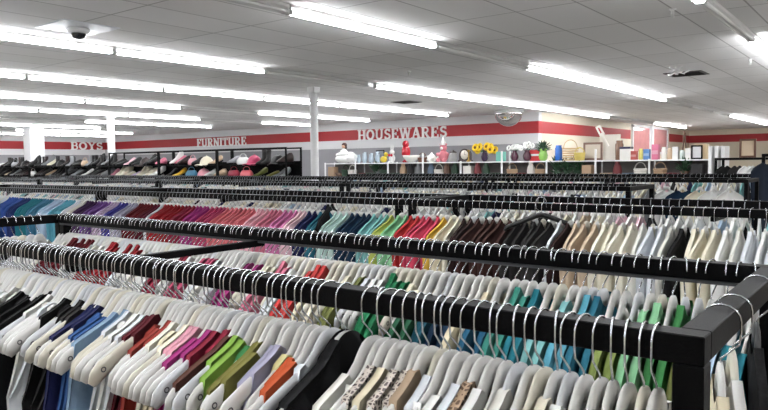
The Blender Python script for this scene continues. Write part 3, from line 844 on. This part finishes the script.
def shoe_mesh(heel=0):
    """a shoe pointing to +x"""
    b = MB(); n = 14; prof = []
    st = [(-.13,.028,.085),(-.11,.036,.10),(-.07,.037,.098),(-.03,.034,.085),(.02,.036,.068),(.06,.043,.055),(.10,.040,.042),(.13,.022,.030)]
    V = []
    for (x, w, h) in st:
        z0 = heel*max(0, (.03-x)/.16)
        for k in range(10):
            an = 2*PI*k/10; V.append((x, w*math.cos(an), z0+.012 + (h-.012)*.5*(1+math.sin(an))))
    F = [(i*10+k, i*10+(k+1)%10, (i+1)*10+(k+1)%10, (i+1)*10+k) for i in range(len(st)-1) for k in range(10)]
    F += [tuple(range(10))[::-1], tuple((len(st)-1)*10+k for k in range(10))]
    b.add(V, F, True)
    b.mi = 1
    V = []
    for (x, w, h) in st:
        z0 = heel*max(0, (.03-x)/.16)
        for (yy, zz) in ((-w*1.06, 0), (w*1.06, 0), (w*1.06, .018), (-w*1.06, .018)): V.append((x*1.02, yy, zz + z0))
    F = [(i*4+k, (i+1)*4+k, (i+1)*4+(k+1)%4, i*4+(k+1)%4) for i in range(len(st)-1) for k in range(4)] + [(0,1,2,3), tuple((len(st)-1)*4+k for k in (3,2,1,0))]
    b.add(V, F)
    if heel: b.tube([(-.115, 0, heel*.93), (-.118, 0, .001)], [.014, .008], 8)
    return b.mesh('shoe', [M_WHITE, M_BLACK])
SHOES = [shoe_mesh(0), shoe_mesh(.06)]
def boot_mesh():
    b = MB(); V = []; n = 10
    st = [(.0, .12, .045, .05), (.035, .11, .043, .03), (.07, .075, .04, .0), (.12, .05, .036, -.025), (.2, .052, .04, -.03), (.28, .056, .045, -.03)]
    for (z, lx, wy, cx) in st:
        for k in range(n): an = 2*PI*k/n; V.append((cx + lx*math.cos(an), wy*math.sin(an), z+.012))
    F = [(i*n+k, i*n+(k+1)%n, (i+1)*n+(k+1)%n, (i+1)*n+k) for i in range(len(st)-1) for k in range(n)] + [tuple(range(n))[::-1], tuple((len(st)-1)*n+k for k in range(n))]
    b.add(V, F, True); b.mi = 1
    V = [(.05 + .125*math.cos(2*PI*k/12), .048*math.sin(2*PI*k/12), z) for z in (0, .012) for k in range(12)]
    b.add(V, [tuple(range(11,-1,-1)), tuple(range(12,24))] + [(k, (k+1)%12, 12+(k+1)%12, 12+k) for k in range(12)])
    return b.mesh('boot', [M_WHITE, M_BLACK])
BOOT = boot_mesh()
def cap_mesh():
    b = MB(); b.lathe([(.105*math.cos(a*PI/2/7)*(1 if a else 1), .12*math.sin(a*PI/2/7)) for a in range(8)], 16)
    V = [(.09+.10*math.cos(a)*1.0, .105*math.sin(a)*1.0, .004 - .02*abs(math.sin(a))) for a in [(-PI/2 + PI*i/10) for i in range(11)]]
    W2 = [(.05, y*.9, .012) for (_, y, _) in V]
    vs = V + W2; vs += [(x, y, z+.006) for x, y, z in vs]
    F = [(i, i+1, 12+i, 11+i) for i in range(10)] + [(22+i, 33+i, 34+i, 23+i) for i in range(10)] + [(i, 22+i, 23+i, i+1) for i in range(10)]
    b.add(vs, F, True); b.ball((0,0,.122), .01, 8, 4)
    return b.mesh('cap', [M_WHITE])
def bag_mesh():
    b = MB(); V = []; n = 12
    for (z, w, d) in ((0,.13,.05),(.03,.15,.06),(.10,.15,.055),(.17,.12,.035),(.19,.10,.015)):
        for k in range(n):
            an = 2*PI*k/n; V.append((w*math.copysign(abs(math.cos(an))**.6, math.cos(an)), d*math.copysign(abs(math.sin(an))**.7, math.sin(an)), z))
    F = [(i*n+k, i*n+(k+1)%n, (i+1)*n+(k+1)%n, (i+1)*n+k) for i in range(4) for k in range(n)] + [tuple(range(n))[::-1], tuple(4*n+k for k in range(n))]
    b.add(V, F, True); b.tube([(-.08,0,.17),(-.075,0,.24),(-.03,0,.28),(.03,0,.28),(.075,0,.24),(.08,0,.17)], .007, 6)
    return b.mesh('handbag', [M_WHITE])
CAP, BAG = cap_mesh(), bag_mesh()
def leather(s):
    return mat('leather_' + s.replace(' ', '_'), SHADE[s], .4, bump=.1, bscale=80)
# tier -> list of (x, kind, colour); the dark stock in between fills up with black shoes
SPECIAL = {1.60: {-9.95: ('cap', 'black'), -10.65: ('cap', 'raspberry'), -11.0: ('handbag', 'white'), -11.5: ('handbag', 'pink'), -11.9: ('shoe', 'tan'), -12.2: ('cap', 'cream'), -12.69: ('handbag', 'baby pink'),
                  -13.3: ('shoe', 'white'), -13.9: ('shoe', 'rose'), -14.5: ('cap', 'dark brown'), -15.2: ('shoe', 'pale pink'), -16.2: ('shoe', 'grey'), -17.3: ('handbag', 'tan'), -18.5: ('cap', 'black'), -19.0: ('shoe', 'cream'), -20.6: ('cap', 'black'), -21.3: ('handbag', 'grey'), -22.4: ('shoe', 'white')},
           1.33: {-10.1: ('shoe', 'olive'), -10.5: ('shoe', 'olive green'), -10.9: ('handbag', 'coral pink'), -11.3: ('handbag', 'crimson'), -11.75: ('shoe', 'beige'), -12.3: ('cap', 'baby pink'), -12.75: ('handbag', 'steel blue'), -13.2: ('shoe', 'golden yellow'), -13.7: ('shoe', 'white'),
                  -14.9: ('shoe', 'lilac'), -15.9: ('shoe', 'pink'), -17.2: ('shoe', 'white'), -18.2: ('shoe', 'grey'), -19.1: ('shoe', 'tan'), -20.2: ('handbag', 'white'), -21.6: ('shoe', 'beige')}, 1.08: {}}
for tier, tname in ((1.60, 'top'), (1.33, 'middle'), (1.08, 'lower')):
    seq = []; x = -9.75
    sp = sorted(SPECIAL[tier].items(), reverse=True)
    while x > -23.9:
        near = [(sx, v) for sx, v in sp if abs(sx-x) < .15]
        if near: sx, v = near[0]; seq.append((sx, v[0], v[1])); sp.remove((sx, v)); x = sx - .3
        else:
            if tier == 1.08:
                wh = -17.6 < x < -13.9
                seq.append((x, 'shoe', 'white' if wh else random.choice(['black', 'charcoal', 'grey', 'black'])))
            elif tier == 1.33 and -16.0 < x < -13.75: seq.append((x, 'shoe', random.choice(['white', 'white', 'cream'])))
            else: seq.append((x, 'boot' if tier == 1.6 and random.random() < .3 else 'shoe', random.choice(['black', 'black', 'charcoal', 'black', 'dark brown', 'grey'] if x < -14 else ['black', 'charcoal', 'dark brown', 'grey', 'rose', 'white'])))
            x -= .135
    seq.reverse()
    for i, (x, kind, s) in enumerate(seq):
        if any(abs(x - e) < (.17 if kind == 'handbag' else .08) for e in SX + [e-2.08 for e in SX]) : continue
        me = {'cap': CAP, 'handbag': BAG, 'boot': BOOT, 'shoe': random.choice(SHOES)}[kind]
        l = seq[i-1][2]+' '+seq[i-1][1] if i else None; r = seq[i+1][2]+' '+seq[i+1][1] if i+1 < len(seq) else None
        o = bpy.data.objects.new(kind, me); COL.objects.link(o); o.location = (x, 9.5, tier+.001); o.rotation_euler[2] = -PI/2 + random.uniform(-.35, .35) if kind != 'handbag' else random.uniform(-.2, .2)
        o.material_slots[0].link = 'OBJECT'; o.material_slots[0].material = leather(s)
        if kind == 'shoe': o.scale = (1.35, 1.4, random.choice([1.4, 1.9, 2.3]))
        if kind == 'cap': o.scale = (1.5, 1.5, 1.6)
        if kind == 'handbag': o.scale = (1.15, 1, .8)
        side = 'right' if x > -14 else 'middle' if x > -19 else 'left'
        tag(o, '%s %s, %s shoe tier, %s part, between %s and %s' % (s, kind, tname, side, l or 'post', r or 'post'), kind, 'stock on the %s tier of the shoe racks' % tname)

# ---------------------------------------------------------------- white housewares shelving
Y0 = 16.5; ST = 1.605            # front line of the shelves, height of the top board
ux = [-3.46 - 1.27*i for i in range(10)]
for i in range(9):
    a, c = ux[i+1], ux[i]
    t = empty('display_shelf', ((a+c)/2, Y0, 0)); tag(t, 'white housewares shelf unit along the far aisle, %s from its right end' % ORD[i], 'shelf', 'white housewares shelves'); h = (c-a)/2
    for yy in (-.25, .21): boxm(-h+.001, -h+.041, yy, yy+.04, 0, ST+.27 if i % 2 else ST+.02, .002).build('upright', M_SHELF, t)
    for z in (.2, .7, 1.16, ST): boxm(-h+.042, h-.001, -.25, .25, z-.03, z, .003).build('shelf_board', M_SHELF, t)
    boxm(-h+.042, h-.001, .22, .235, .0, ST-.031).build('dark_backing', mat('shelf_back_panel', (104,100,98), .7), t)
t = empty('end_rack', (-3.28, Y0, 0)); tag(t, 'white slotted end stand closing the housewares shelves at the right', 'shelf')
for x in (-.13, 0, .13): boxm(x-.035, x+.035, -.25, .25, .06, ST+.28, .004).build('slatted_panel', M_SHELF, t)
boxm(-.17, .17, -.27, .27, 0, .0595, .004).build('base', M_SHELF, t)

def gl(name, rgb, r=.25, **k): return mat('glaze_'+name, rgb, r, coat=.4, **k)
def item(name, loc, label, cat, builder, m, rz=0, parts=(), group=None):
    b = MB(); builder(b); o = b.build(name, m, None, loc); o.rotation_euler[2] = rz; tag(o, label, cat, group)
    if loc[2] > ST and loc[1] > 15: o.scale = (1.2, 1.2, 1.3)
    elif loc[1] > 15: o.scale = (1.2, 1.2, 1.5)
    for pn, pb, pm in parts:
        q = MB(); pb(q); q.build(pn, pm, o)
    return o
def vase(r, h, neck=.5): return lambda b: b.lathe([(r*.55, 0), (r*.9, h*.2), (r, h*.45), (r*.8, h*.7), (r*neck, h*.85), (r*neck*1.25, h), (r*neck*1.05, h), (r*neck*.8, h*.86)], 18)
def jarb(r, h): return lambda b: b.lathe([(r*.9, 0), (r, .01), (r, h*.8), (r*.8, h*.88), (r*.82, h)], 18)
def box_(w, d, h, c=.004): return lambda b: b.cbox(-w/2, w/2, -d/2, d/2, 0, h, c)
def basket(w, d, h, handle=True):
    def f(b):
        n = 20
        for j in range(6):
            z = h*j/6; s = .8 + .2*j/6
            b.tube([(w/2*s*math.cos(2*PI*k/n), d/2*s*math.sin(2*PI*k/n), z+.012) for k in range(n+1)], .014, 5, False)
        b.lathe([(w/2*.78, .001), (w/2*.78, .012)], 18)
    return f
def handle(w, h, r=.009): return lambda b: b.tube([(w/2*math.cos(PI*k/12), 0, h*.9 + w*.55*math.sin(PI*k/12)) for k in range(13)], r, 6)
def flowers(n, R, z0, z1, pr, seed, o, mp, mc=None):
    rn = random.Random(seed); P = []
    for i in range(n):
        a = 2*PI*i/n*2.4; q = R*math.sqrt((i+.5)/n); P.append((q*math.cos(a), q*math.sin(a), z1 + rn.uniform(-.04, .03) - q*.35))
    b = MB()
    for (x, y, z) in P: b.tube([(0, 0, z0), (x*.5, y*.5, (z0+z)/2), (x, y, z)], .006, 5)
    b.build('stems', mat('plant_green', (50,96,44), .7), o)
    for (x, y, z) in P:
        b = MB()
        for k in range(10):
            a = 2*PI*k/10; b.ball((pr*.62*math.cos(a), pr*.30*math.sin(a)-.02, pr*.62*math.sin(a)), pr*.36, 6, 4, (1, .45, 1))
        f = b.build('flower', mp, o, (x, y, z))
        if mc: b = MB(); b.ball((0, -.045, 0), pr*.36, 8, 5, (1, .5, 1)); b.build('flower_centre', mc, f)
Z = ST + .001
YI = Y0 - .08
G = gl
# from left to right along the top board
def linen(b):
    b.ball((-.08,0,.11), .2, 16, 10, (1.35, .9, .55)); b.ball((.2,0,.12), .16, 14, 8, (1.1, .9, .75)); b.ball((-.1,-.02,.2), .15, 14, 8, (1.5, .9, .5)); b.ball((.14,0,.21), .11, 12, 8, (1.3,.9,.6))
o = item('pillow_pile', (-14.1, YI, Z), 'white plump linen pile at the left end of the housewares shelf top', 'linens', linen, WHITES[0])
def doll(b):
    b.lathe([(.12, 0), (.09, .03), (.05, .07), (.03, .10)], 16); b.tube([(-.04,0,.07),(-.11,-.03,.02)], .02, 6); b.tube([(.04,0,.07),(.11,-.03,.02)], .02, 6)
item('doll', (-14.2, YI+.02, Z+.345), 'doll in a white dress with dark brown hair, sitting on the white linen pile', 'doll', doll, WHITES[0],
     parts=(('head', lambda b: b.ball((0,-.01,.15), .055, 12, 8), mat('doll_skin', (224,178,150), .5)), ('hair', lambda b: (b.ball((0,.014,.175), .072, 12, 8, (1,1,.9)), b.ball((0,.03,.12), .06, 10, 6)), mat('doll_hair', (60,32,28), .8))))
def glassrow(x0, n, shade, rgb):
    for i in range(n):
        x = x0 + i*.13
        item('drinking_glass', (x, YI + (.06 if i % 2 else -.04), Z), '%s glass vase on the housewares shelf top, %s from the white linen pile' % (shade, ORD[i]), 'glass', vase(.05, .20+.03*((i*7) % 3), .7), G('glass_'+shade.split()[0], rgb, .08, spec=.8), group='pale glass vases')
glassrow(-13.55, 7, 'pale blue-grey', (178,194,206))
def duck(b): b.ball((0,0,.08), .085, 12, 8, (1.2,.9,.9)); b.ball((.07,0,.19), .055, 12, 8)
item('toy_duck', (-12.58, YI-.02, Z), 'yellow toy duck between the glass vases and the white rabbit', 'toy', duck, G('yellow', (226,200,70)), parts=(('beak', lambda b: b.ball((.13,0,.185), .02, 8, 5, (1.3,1,.5)), G('orange', (220,120,40))),))
item('picture_frame', (-12.85, YI+.16, Z), 'dark picture frame with a grey print behind the yellow duck', 'picture frame', lambda b: (b.cbox(-.13,-.11,-.01,.01,0,.3,.002), b.cbox(.11,.13,-.01,.01,0,.3,.002), b.cbox(-.11,.11,-.01,.01,.28,.3,.002), b.cbox(-.11,.11,-.01,.01,0,.02,.002)), M_BLACK, parts=(('print', lambda b: b.box(-.11,.11,.0,.004,.02,.28), mat('grey_print', (150,156,160), .5)),))
def bunny(b):
    b.ball((0,0,.10), .085, 12, 8, (1,.9,1.15)); b.ball((0,0,.24), .065, 12, 8)
    for s in (-1,1): b.ball((s*.03,0,.34), .02, 8, 6, (1,.6,3)); b.ball((s*.05,-.05,.02), .035, 8, 5, (1,1.5,.6))
item('toy_rabbit', (-12.28, YI, Z), 'white toy rabbit with a red bow on the housewares shelf', 'toy', bunny, WHITES[0], parts=(('bow', lambda b: (b.ball((-.035,-.07,.17), .032, 8, 6), b.ball((.035,-.07,.17), .032, 8, 6)), G('bowred', (200,40,60))),))
item('parrot_figurine', (-11.8, YI+.05, Z), 'tall red parrot figurine behind the white bowl', 'figurine', lambda b: (b.lathe([(.08,0),(.1,.02),(.045,.06),(.04,.12)], 14), b.ball((0,0,.24), .12, 14, 10, (.95,.9,1.4)), b.ball((.01,-.02,.42), .085, 12, 8), b.tube([(.02,-.09,.42),(.03,-.12,.40),(.025,-.115,.36)], [.03,.02,.006], 6)), G('redfig', (176,30,44)))
item('serving_bowl', (-11.5, YI-.1, Z), 'wide white bowl in front of the red parrot figurine', 'bowl', lambda b: b.lathe([(.07,0),(.12,.03),(.19,.10),(.22,.16),(.21,.16),(.17,.10),(.05,.03)], 22), G('white', (236,234,228)))
item('wicker_basket', (-11.17, YI, Z), 'small brown wicker basket with a round handle right of the white bowl', 'basket', basket(.24,.2,.10), mat('wicker_brown', (120,86,70), .8), parts=(('handle', handle(.22,.10), mat('wicker_brown', (120,86,70), .8)),))
item('teapot', (-10.85, YI, Z), 'white teapot between the brown basket and the pink figurine', 'teapot', lambda b: (b.lathe([(.06,0),(.11,.06),(.11,.12),(.05,.17),(.03,.18),(.02,.21)], 18), b.tube([(.1,0,.07),(.17,0,.10),(.19,0,.17)], [.025,.018,.012], 7), b.tube([(-.1,0,.14),(-.18,0,.13),(-.17,0,.06),(-.1,0,.05)], .011, 6)), G('white', (236,234,228)))
item('toy_bear', (-10.45, YI, Z), 'pink toy bear with a white hat on the housewares shelf', 'toy', lambda b: (b.ball((0,0,.13), .12, 14, 9, (1,.9,1.1)), b.ball((0,0,.31), .085, 12, 8), b.ball((-.07,0,.38), .03, 8, 6), b.ball((.07,0,.38), .03, 8, 6), b.ball((-.13,-.04,.17), .04, 8, 6, (1.4,1,1)), b.ball((.13,-.04,.17), .04, 8, 6, (1.4,1,1)), b.ball((-.09,-.1,.04), .05, 8, 6), b.ball((.09,-.1,.04), .05, 8, 6)), mat('pink_plush', (214,130,140), .9),
     parts=(('hat', lambda b: b.lathe([(.085,.37),(.05,.45),(.01,.56)], 14), WHITES[0]), ('muzzle', lambda b: b.ball((0,-.075,.30), .035, 8, 6), WHITES[0])))
item('candle_jar', (-10.12, YI, Z), 'grey lidded jar left of the arched clock', 'jar', jarb(.09,.2), G('greyjar', (150,150,148)), parts=(('lid', lambda b: b.lathe([(.08,.2),(.085,.215),(.02,.24),(.02,.26)], 16), G('dark', (70,64,62))),))
item('mantel_clock', (-9.72, YI, Z), 'dark arched mantel clock with a pale face', 'clock', lambda b: (b.cbox(-.17,.17,-.06,.06,0,.04,.004), b.add([(x, y, z) for y in (-.05,.05) for (x, z) in [(.15*math.cos(PI*k/12), .13+.15*math.sin(PI*k/12)) for k in range(13)] + [(-.15,.04),(.15,.04)]], [tuple(range(15)), tuple(range(29,14,-1))] + [(k, (k+1)%15+0, (k+1)%15+15, k+15)[::-1] for k in range(15)])), mat('dark_wood', (52,38,36), .4),
     parts=(('clock_face', lambda b: b.tube([(0,-.051,.15),(0,-.056,.15)], .1, 22), G('face', (216,208,196))), ('hands', lambda b: (b.box(-.004,.004,-.06,-.057,.15,.22), b.box(0,.05,-.06,-.057,.147,.153)), M_BLACK)))
o = item('flower_vase', (-9.12, YI, Z), 'dark purple vase of yellow sunflowers on the housewares shelf', 'vase of flowers', vase(.085,.24,.55), G('purple', (52,28,62)))
flowers(10, .28, .18, .36, .09, 3, o, mat('sunflower_petal', (236,196,30), .6), mat('sunflower_centre', (120,84,20), .8))
item('bread_box', (-8.62, YI, Z), 'teal box right of the sunflower vase', 'box', box_(.17,.16,.2), G('tealbox', (110,186,170)))
item('candlestick', (-9.55, YI-.12, Z), 'brass candlestick between the arched clock and the sunflowers', 'candlestick', lambda b: b.lathe([(.06,0),(.05,.02),(.015,.05),(.02,.12),(.012,.2),(.035,.23),(.035,.25)], 14), mat('brass', (170,140,70), .3, metal=.8))
for i, (x, l) in enumerate(((-8.22, 'left of the pair'), (-7.86, 'right of the pair'))):
    o = item('flower_vase', (x, YI, Z), 'dark plum vase with white flowers, %s beside the red box' % l, 'vase of flowers', vase(.095,.22,.5), G('plum', (70,26,48)), group='plum vases with white flowers')
    flowers(6, .14, .18, .30+.04*i, .06, 5+i, o, WHITES[0])
item('gift_box', (-7.63, YI+.1, Z), 'flat red box with white line behind the right plum vase', 'box', lambda b: b.cbox(-.15,.15,-.05,.05,.0,.22,.004), G('redbox', (196,48,52)), parts=(('white_band', lambda b: b.box(-.13,.13,-.053,-.051,.10,.14), M_WHITE),))
def leaves(n, R, z0, z1, L, seed):
    rn = random.Random(seed)
    def f(b):
        for i in range(n):
            a = rn.uniform(0, 2*PI); el = rn.uniform(.1, 1.3); z = rn.uniform(z0, z1)
            d = Vector((math.cos(a)*math.cos(el), math.sin(a)*math.cos(el), math.sin(el))); s = d.cross(Vector((0,0,1))).normalized(); p = Vector((d.x*R*.3, d.y*R*.3, z))
            q = [p, p+d*L*.4+s*L*.18, p+d*L, p+d*L*.4-s*L*.18]; up = s.cross(d)*.004
            b.add([v+up for v in q] + [v-up for v in q], [(0,1,2,3),(7,6,5,4),(0,4,5,1),(1,5,6,2),(2,6,7,3),(3,7,4,0)])
    return f
item('potted_plant', (-7.40, YI-.02, Z), 'dark leafy plant in a lime green pot at the wall corner', 'potted plant', vase(.1,.24,.75), G('limepot', (140,190,90)), parts=(('foliage', leaves(60,.2,.18,.30,.13,4), mat('dark_leaf', (34,70,42), .6)),))
item('tumbler', (-6.99, YI, Z), 'tall blue tumbler standing alone on the shelf top', 'tumbler', jarb(.075,.3), G('blue', (50,110,200)))
item('wicker_basket', (-6.68, YI, Z), 'tall tan wicker basket right of the blue tumbler', 'basket', basket(.34,.3,.26), mat('wicker_tan', (206,178,136), .8), parts=(('handle', handle(.3,.26), mat('wicker_tan', (206,178,136), .8)),))
item('wicker_basket', (-6.40, YI-.1, Z), 'small yellow wicker basket at the foot of the tan one', 'basket', basket(.22,.2,.15), mat('wicker_yellow', (216,196,110), .8), parts=(('handle', handle(.2,.15), mat('wicker_yellow', (216,196,110), .8)),))
item('picture_frame', (-6.12, YI+.05, Z), 'pale brown picture frame leaning beside the yellow basket', 'picture frame', lambda b: (b.cbox(-.2,-.16,-.012,.012,0,.34,.003), b.cbox(.16,.2,-.012,.012,0,.34,.003), b.cbox(-.16,.16,-.012,.012,.3,.34,.003), b.cbox(-.16,.16,-.012,.012,0,.04,.003)), mat('brown_frame', (128,100,88), .5), parts=(('print', lambda b: b.box(-.16,.16,0,.004,.04,.3), mat('beige_print', (206,196,180), .6)),))
o = item('display_board', (-5.72, YI+.12, Z), 'large white display board standing on the shelf, with a torn card on top', 'board', lambda b: b.cbox(-.21,.21,-.012,.012,0,.48,.003), mat('board_white', (232,226,214), .6))
o = item('paddle', (-5.80, YI+.02, Z+.468), 'white paddle with a red mark, leaning above the white display board', 'paddle', lambda b: (b.cbox(-.055,.055,-.01,.01,.12,.32,.004), b.cbox(-.02,.02,-.01,.01,-.12,.1195,.004)), mat('paddle_white', (238,232,224), .5), parts=(('red_mark', lambda b: b.box(-.015,.015,-.013,-.011,.17,.28), G('redmark', (190,60,60))),)); o.rotation_euler[1] = math.radians(-28)
item('mug', (-5.46, YI+.02, Z), 'tall brown canister right of the display board', 'canister', jarb(.08,.36), G('brown', (116,84,66)))
item('storage_box', (-5.27, YI-.05, Z), 'white box with a dark lid right of the brown canister', 'box', box_(.2,.2,.2), G('white', (236,234,228)), parts=(('lid', lambda b: b.cbox(-.105,.105,-.105,.105,.2005,.24,.003), G('darklid', (60,58,84))),))
smalls = [(-5.10, .15, .16, (190,96,90), 'red cookie tin', 'box'), (-4.94, .1, .20, (220,206,120), 'pale yellow tin', 'jar'), (-4.80, .13, .19, (96,140,196), 'blue patterned tin', 'box'), (-4.60, .15, .27, (214,120,150), 'tall pink box', 'box'),
          (-4.42, .11, .22, (232,230,224), 'white canister', 'jar'), (-4.29, .11, .20, (206,178,150), 'tan canister', 'jar'), (-4.16, .12, .22, (226,226,224), 'white tall box', 'box'), (-4.02, .11, .16, (200,210,206), 'pale green tin', 'jar'), (-3.89, .11, .19, (238,236,232), 'plain white box', 'box')]
for i, (x, w, h, c, lb, k) in enumerate(smalls):
    item('storage_tin', (x, YI-.03, Z), '%s among the tins at the right end of the shelf top' % lb, 'tin', box_(w*.85,w*.85,h) if k == 'box' else jarb(w*.42,h), G('tin%d' % i, c),
         parts=(('band', (lambda b, w=w, h=h: b.box(-w*.38,w*.38,-w*.85/2-.003,-w*.85/2-.001,h*.35,h*.6)), G('band%d' % i, tuple(min(255, int(v*.6+90)) for v in c))),) if k == 'box' else ())
item('picture_frame', (-3.72, YI, Z), 'black picture frame with a white print near the end stand', 'picture frame', lambda b: (b.cbox(-.1,-.075,-.012,.012,0,.24,.003), b.cbox(.075,.1,-.012,.012,0,.24,.003), b.cbox(-.075,.075,-.012,.012,.215,.24,.003), b.cbox(-.075,.075,-.012,.012,0,.025,.003)), M_BLACK, parts=(('print', lambda b: b.box(-.075,.075,0,.004,.025,.215), M_WHITE),))
item('wooden_crate', (-3.64, YI+.15, Z), 'pale wooden box standing tall behind the black picture frame', 'box', box_(.2,.12,.26), mat('pale_wood', (222,200,160), .6))
o = item('easel_post', (-4.03, YI+.16, Z), 'pair of dark wooden sticks leaning behind the tins', 'sticks', lambda b: (b.tube([(-.03,0,0),(.0,0,.5)], .014, 6), b.tube([(.05,0,0),(.012,.0,.46)], .014, 6)), mat('brown_wood', (92,60,44), .6))
# lower tier, seen between the racks and the top board
low = [('wicker_basket', 'basket'), ('ceramic_vase', 'vase'), ('storage_box', 'box'), ('serving_bowl', 'bowl'), ('potted_fern', 'plant')]
cols = [('brown', (110,84,70)), ('grey', (120,122,124)), ('white', (216,212,206)), ('dark green', (40,66,48)), ('tan', (176,148,120)), ('dark red', (110,44,48)), ('black', (34,32,34)), ('blue-grey', (92,108,128))]
rn = random.Random(5); x = -14.7; low_items = []
while x < -3.6:
    if min(abs(x-u) for u in ux) < .2: x += .06; continue
    cn, c = rn.choice(cols); kind = rn.choice(low)
    if -7.4 < x < -6.3: kind = low[4]; cn, c = 'dark green', (36,74,42)
    low_items.append((x, kind, cn, c)); x += .27
for k, (x, kind, cn, c) in enumerate(low_items):
    bld = {'basket': basket(.24,.24,.16), 'vase': vase(.09,.28), 'box': box_(.2,.2,.22), 'bowl': (lambda b: b.lathe([(.06,0),(.13,.09),(.12,.09),(.05,.01)], 16)), 'plant': vase(.08,.12,.9)}[kind[1]]
    parts = (('foliage', leaves(40,.2,.08,.25,.16,k), mat('dark_leaf', (34,70,42), .6)),) if kind[1] == 'plant' else (('handle', handle(.22,.15), mat('low_'+cn, c, .6)),) if kind[1] == 'basket' else ()
    u = sum(1 for e in ux if e > x) - 1
    l = '%s %s' % (low_items[k-1][2], low_items[k-1][1][1]) if k else 'end post'; r = '%s %s' % (low_items[k+1][2], low_items[k+1][1][1]) if k+1 < len(low_items) else 'end post'
    item(kind[0], (x, YI-.02, 1.161), '%s %s, lower shelf, %s rightmost unit, between %s and %s' % (cn, kind[1], ORD[u], l, r), kind[1], bld, mat('low_'+cn, c, .6), parts=parts)
# picture standing on the tall rack at the right
item('picture_frame', (-2.02, 12.3, 1.6215), 'brown picture frame standing on top of the tall rack at the right', 'picture frame', lambda b: (b.cbox(-.12,-.09,-.02,.02,0,.30,.003), b.cbox(.09,.12,-.02,.02,0,.30,.003), b.cbox(-.09,.09,-.02,.02,.27,.30,.003), b.cbox(-.09,.09,-.02,.02,0,.03,.003)), mat('brown_wood', (92,60,44), .6), parts=(('print', lambda b: b.box(-.09,.09,0,.005,.03,.27), mat('dark_print', (196,176,150), .5)),))
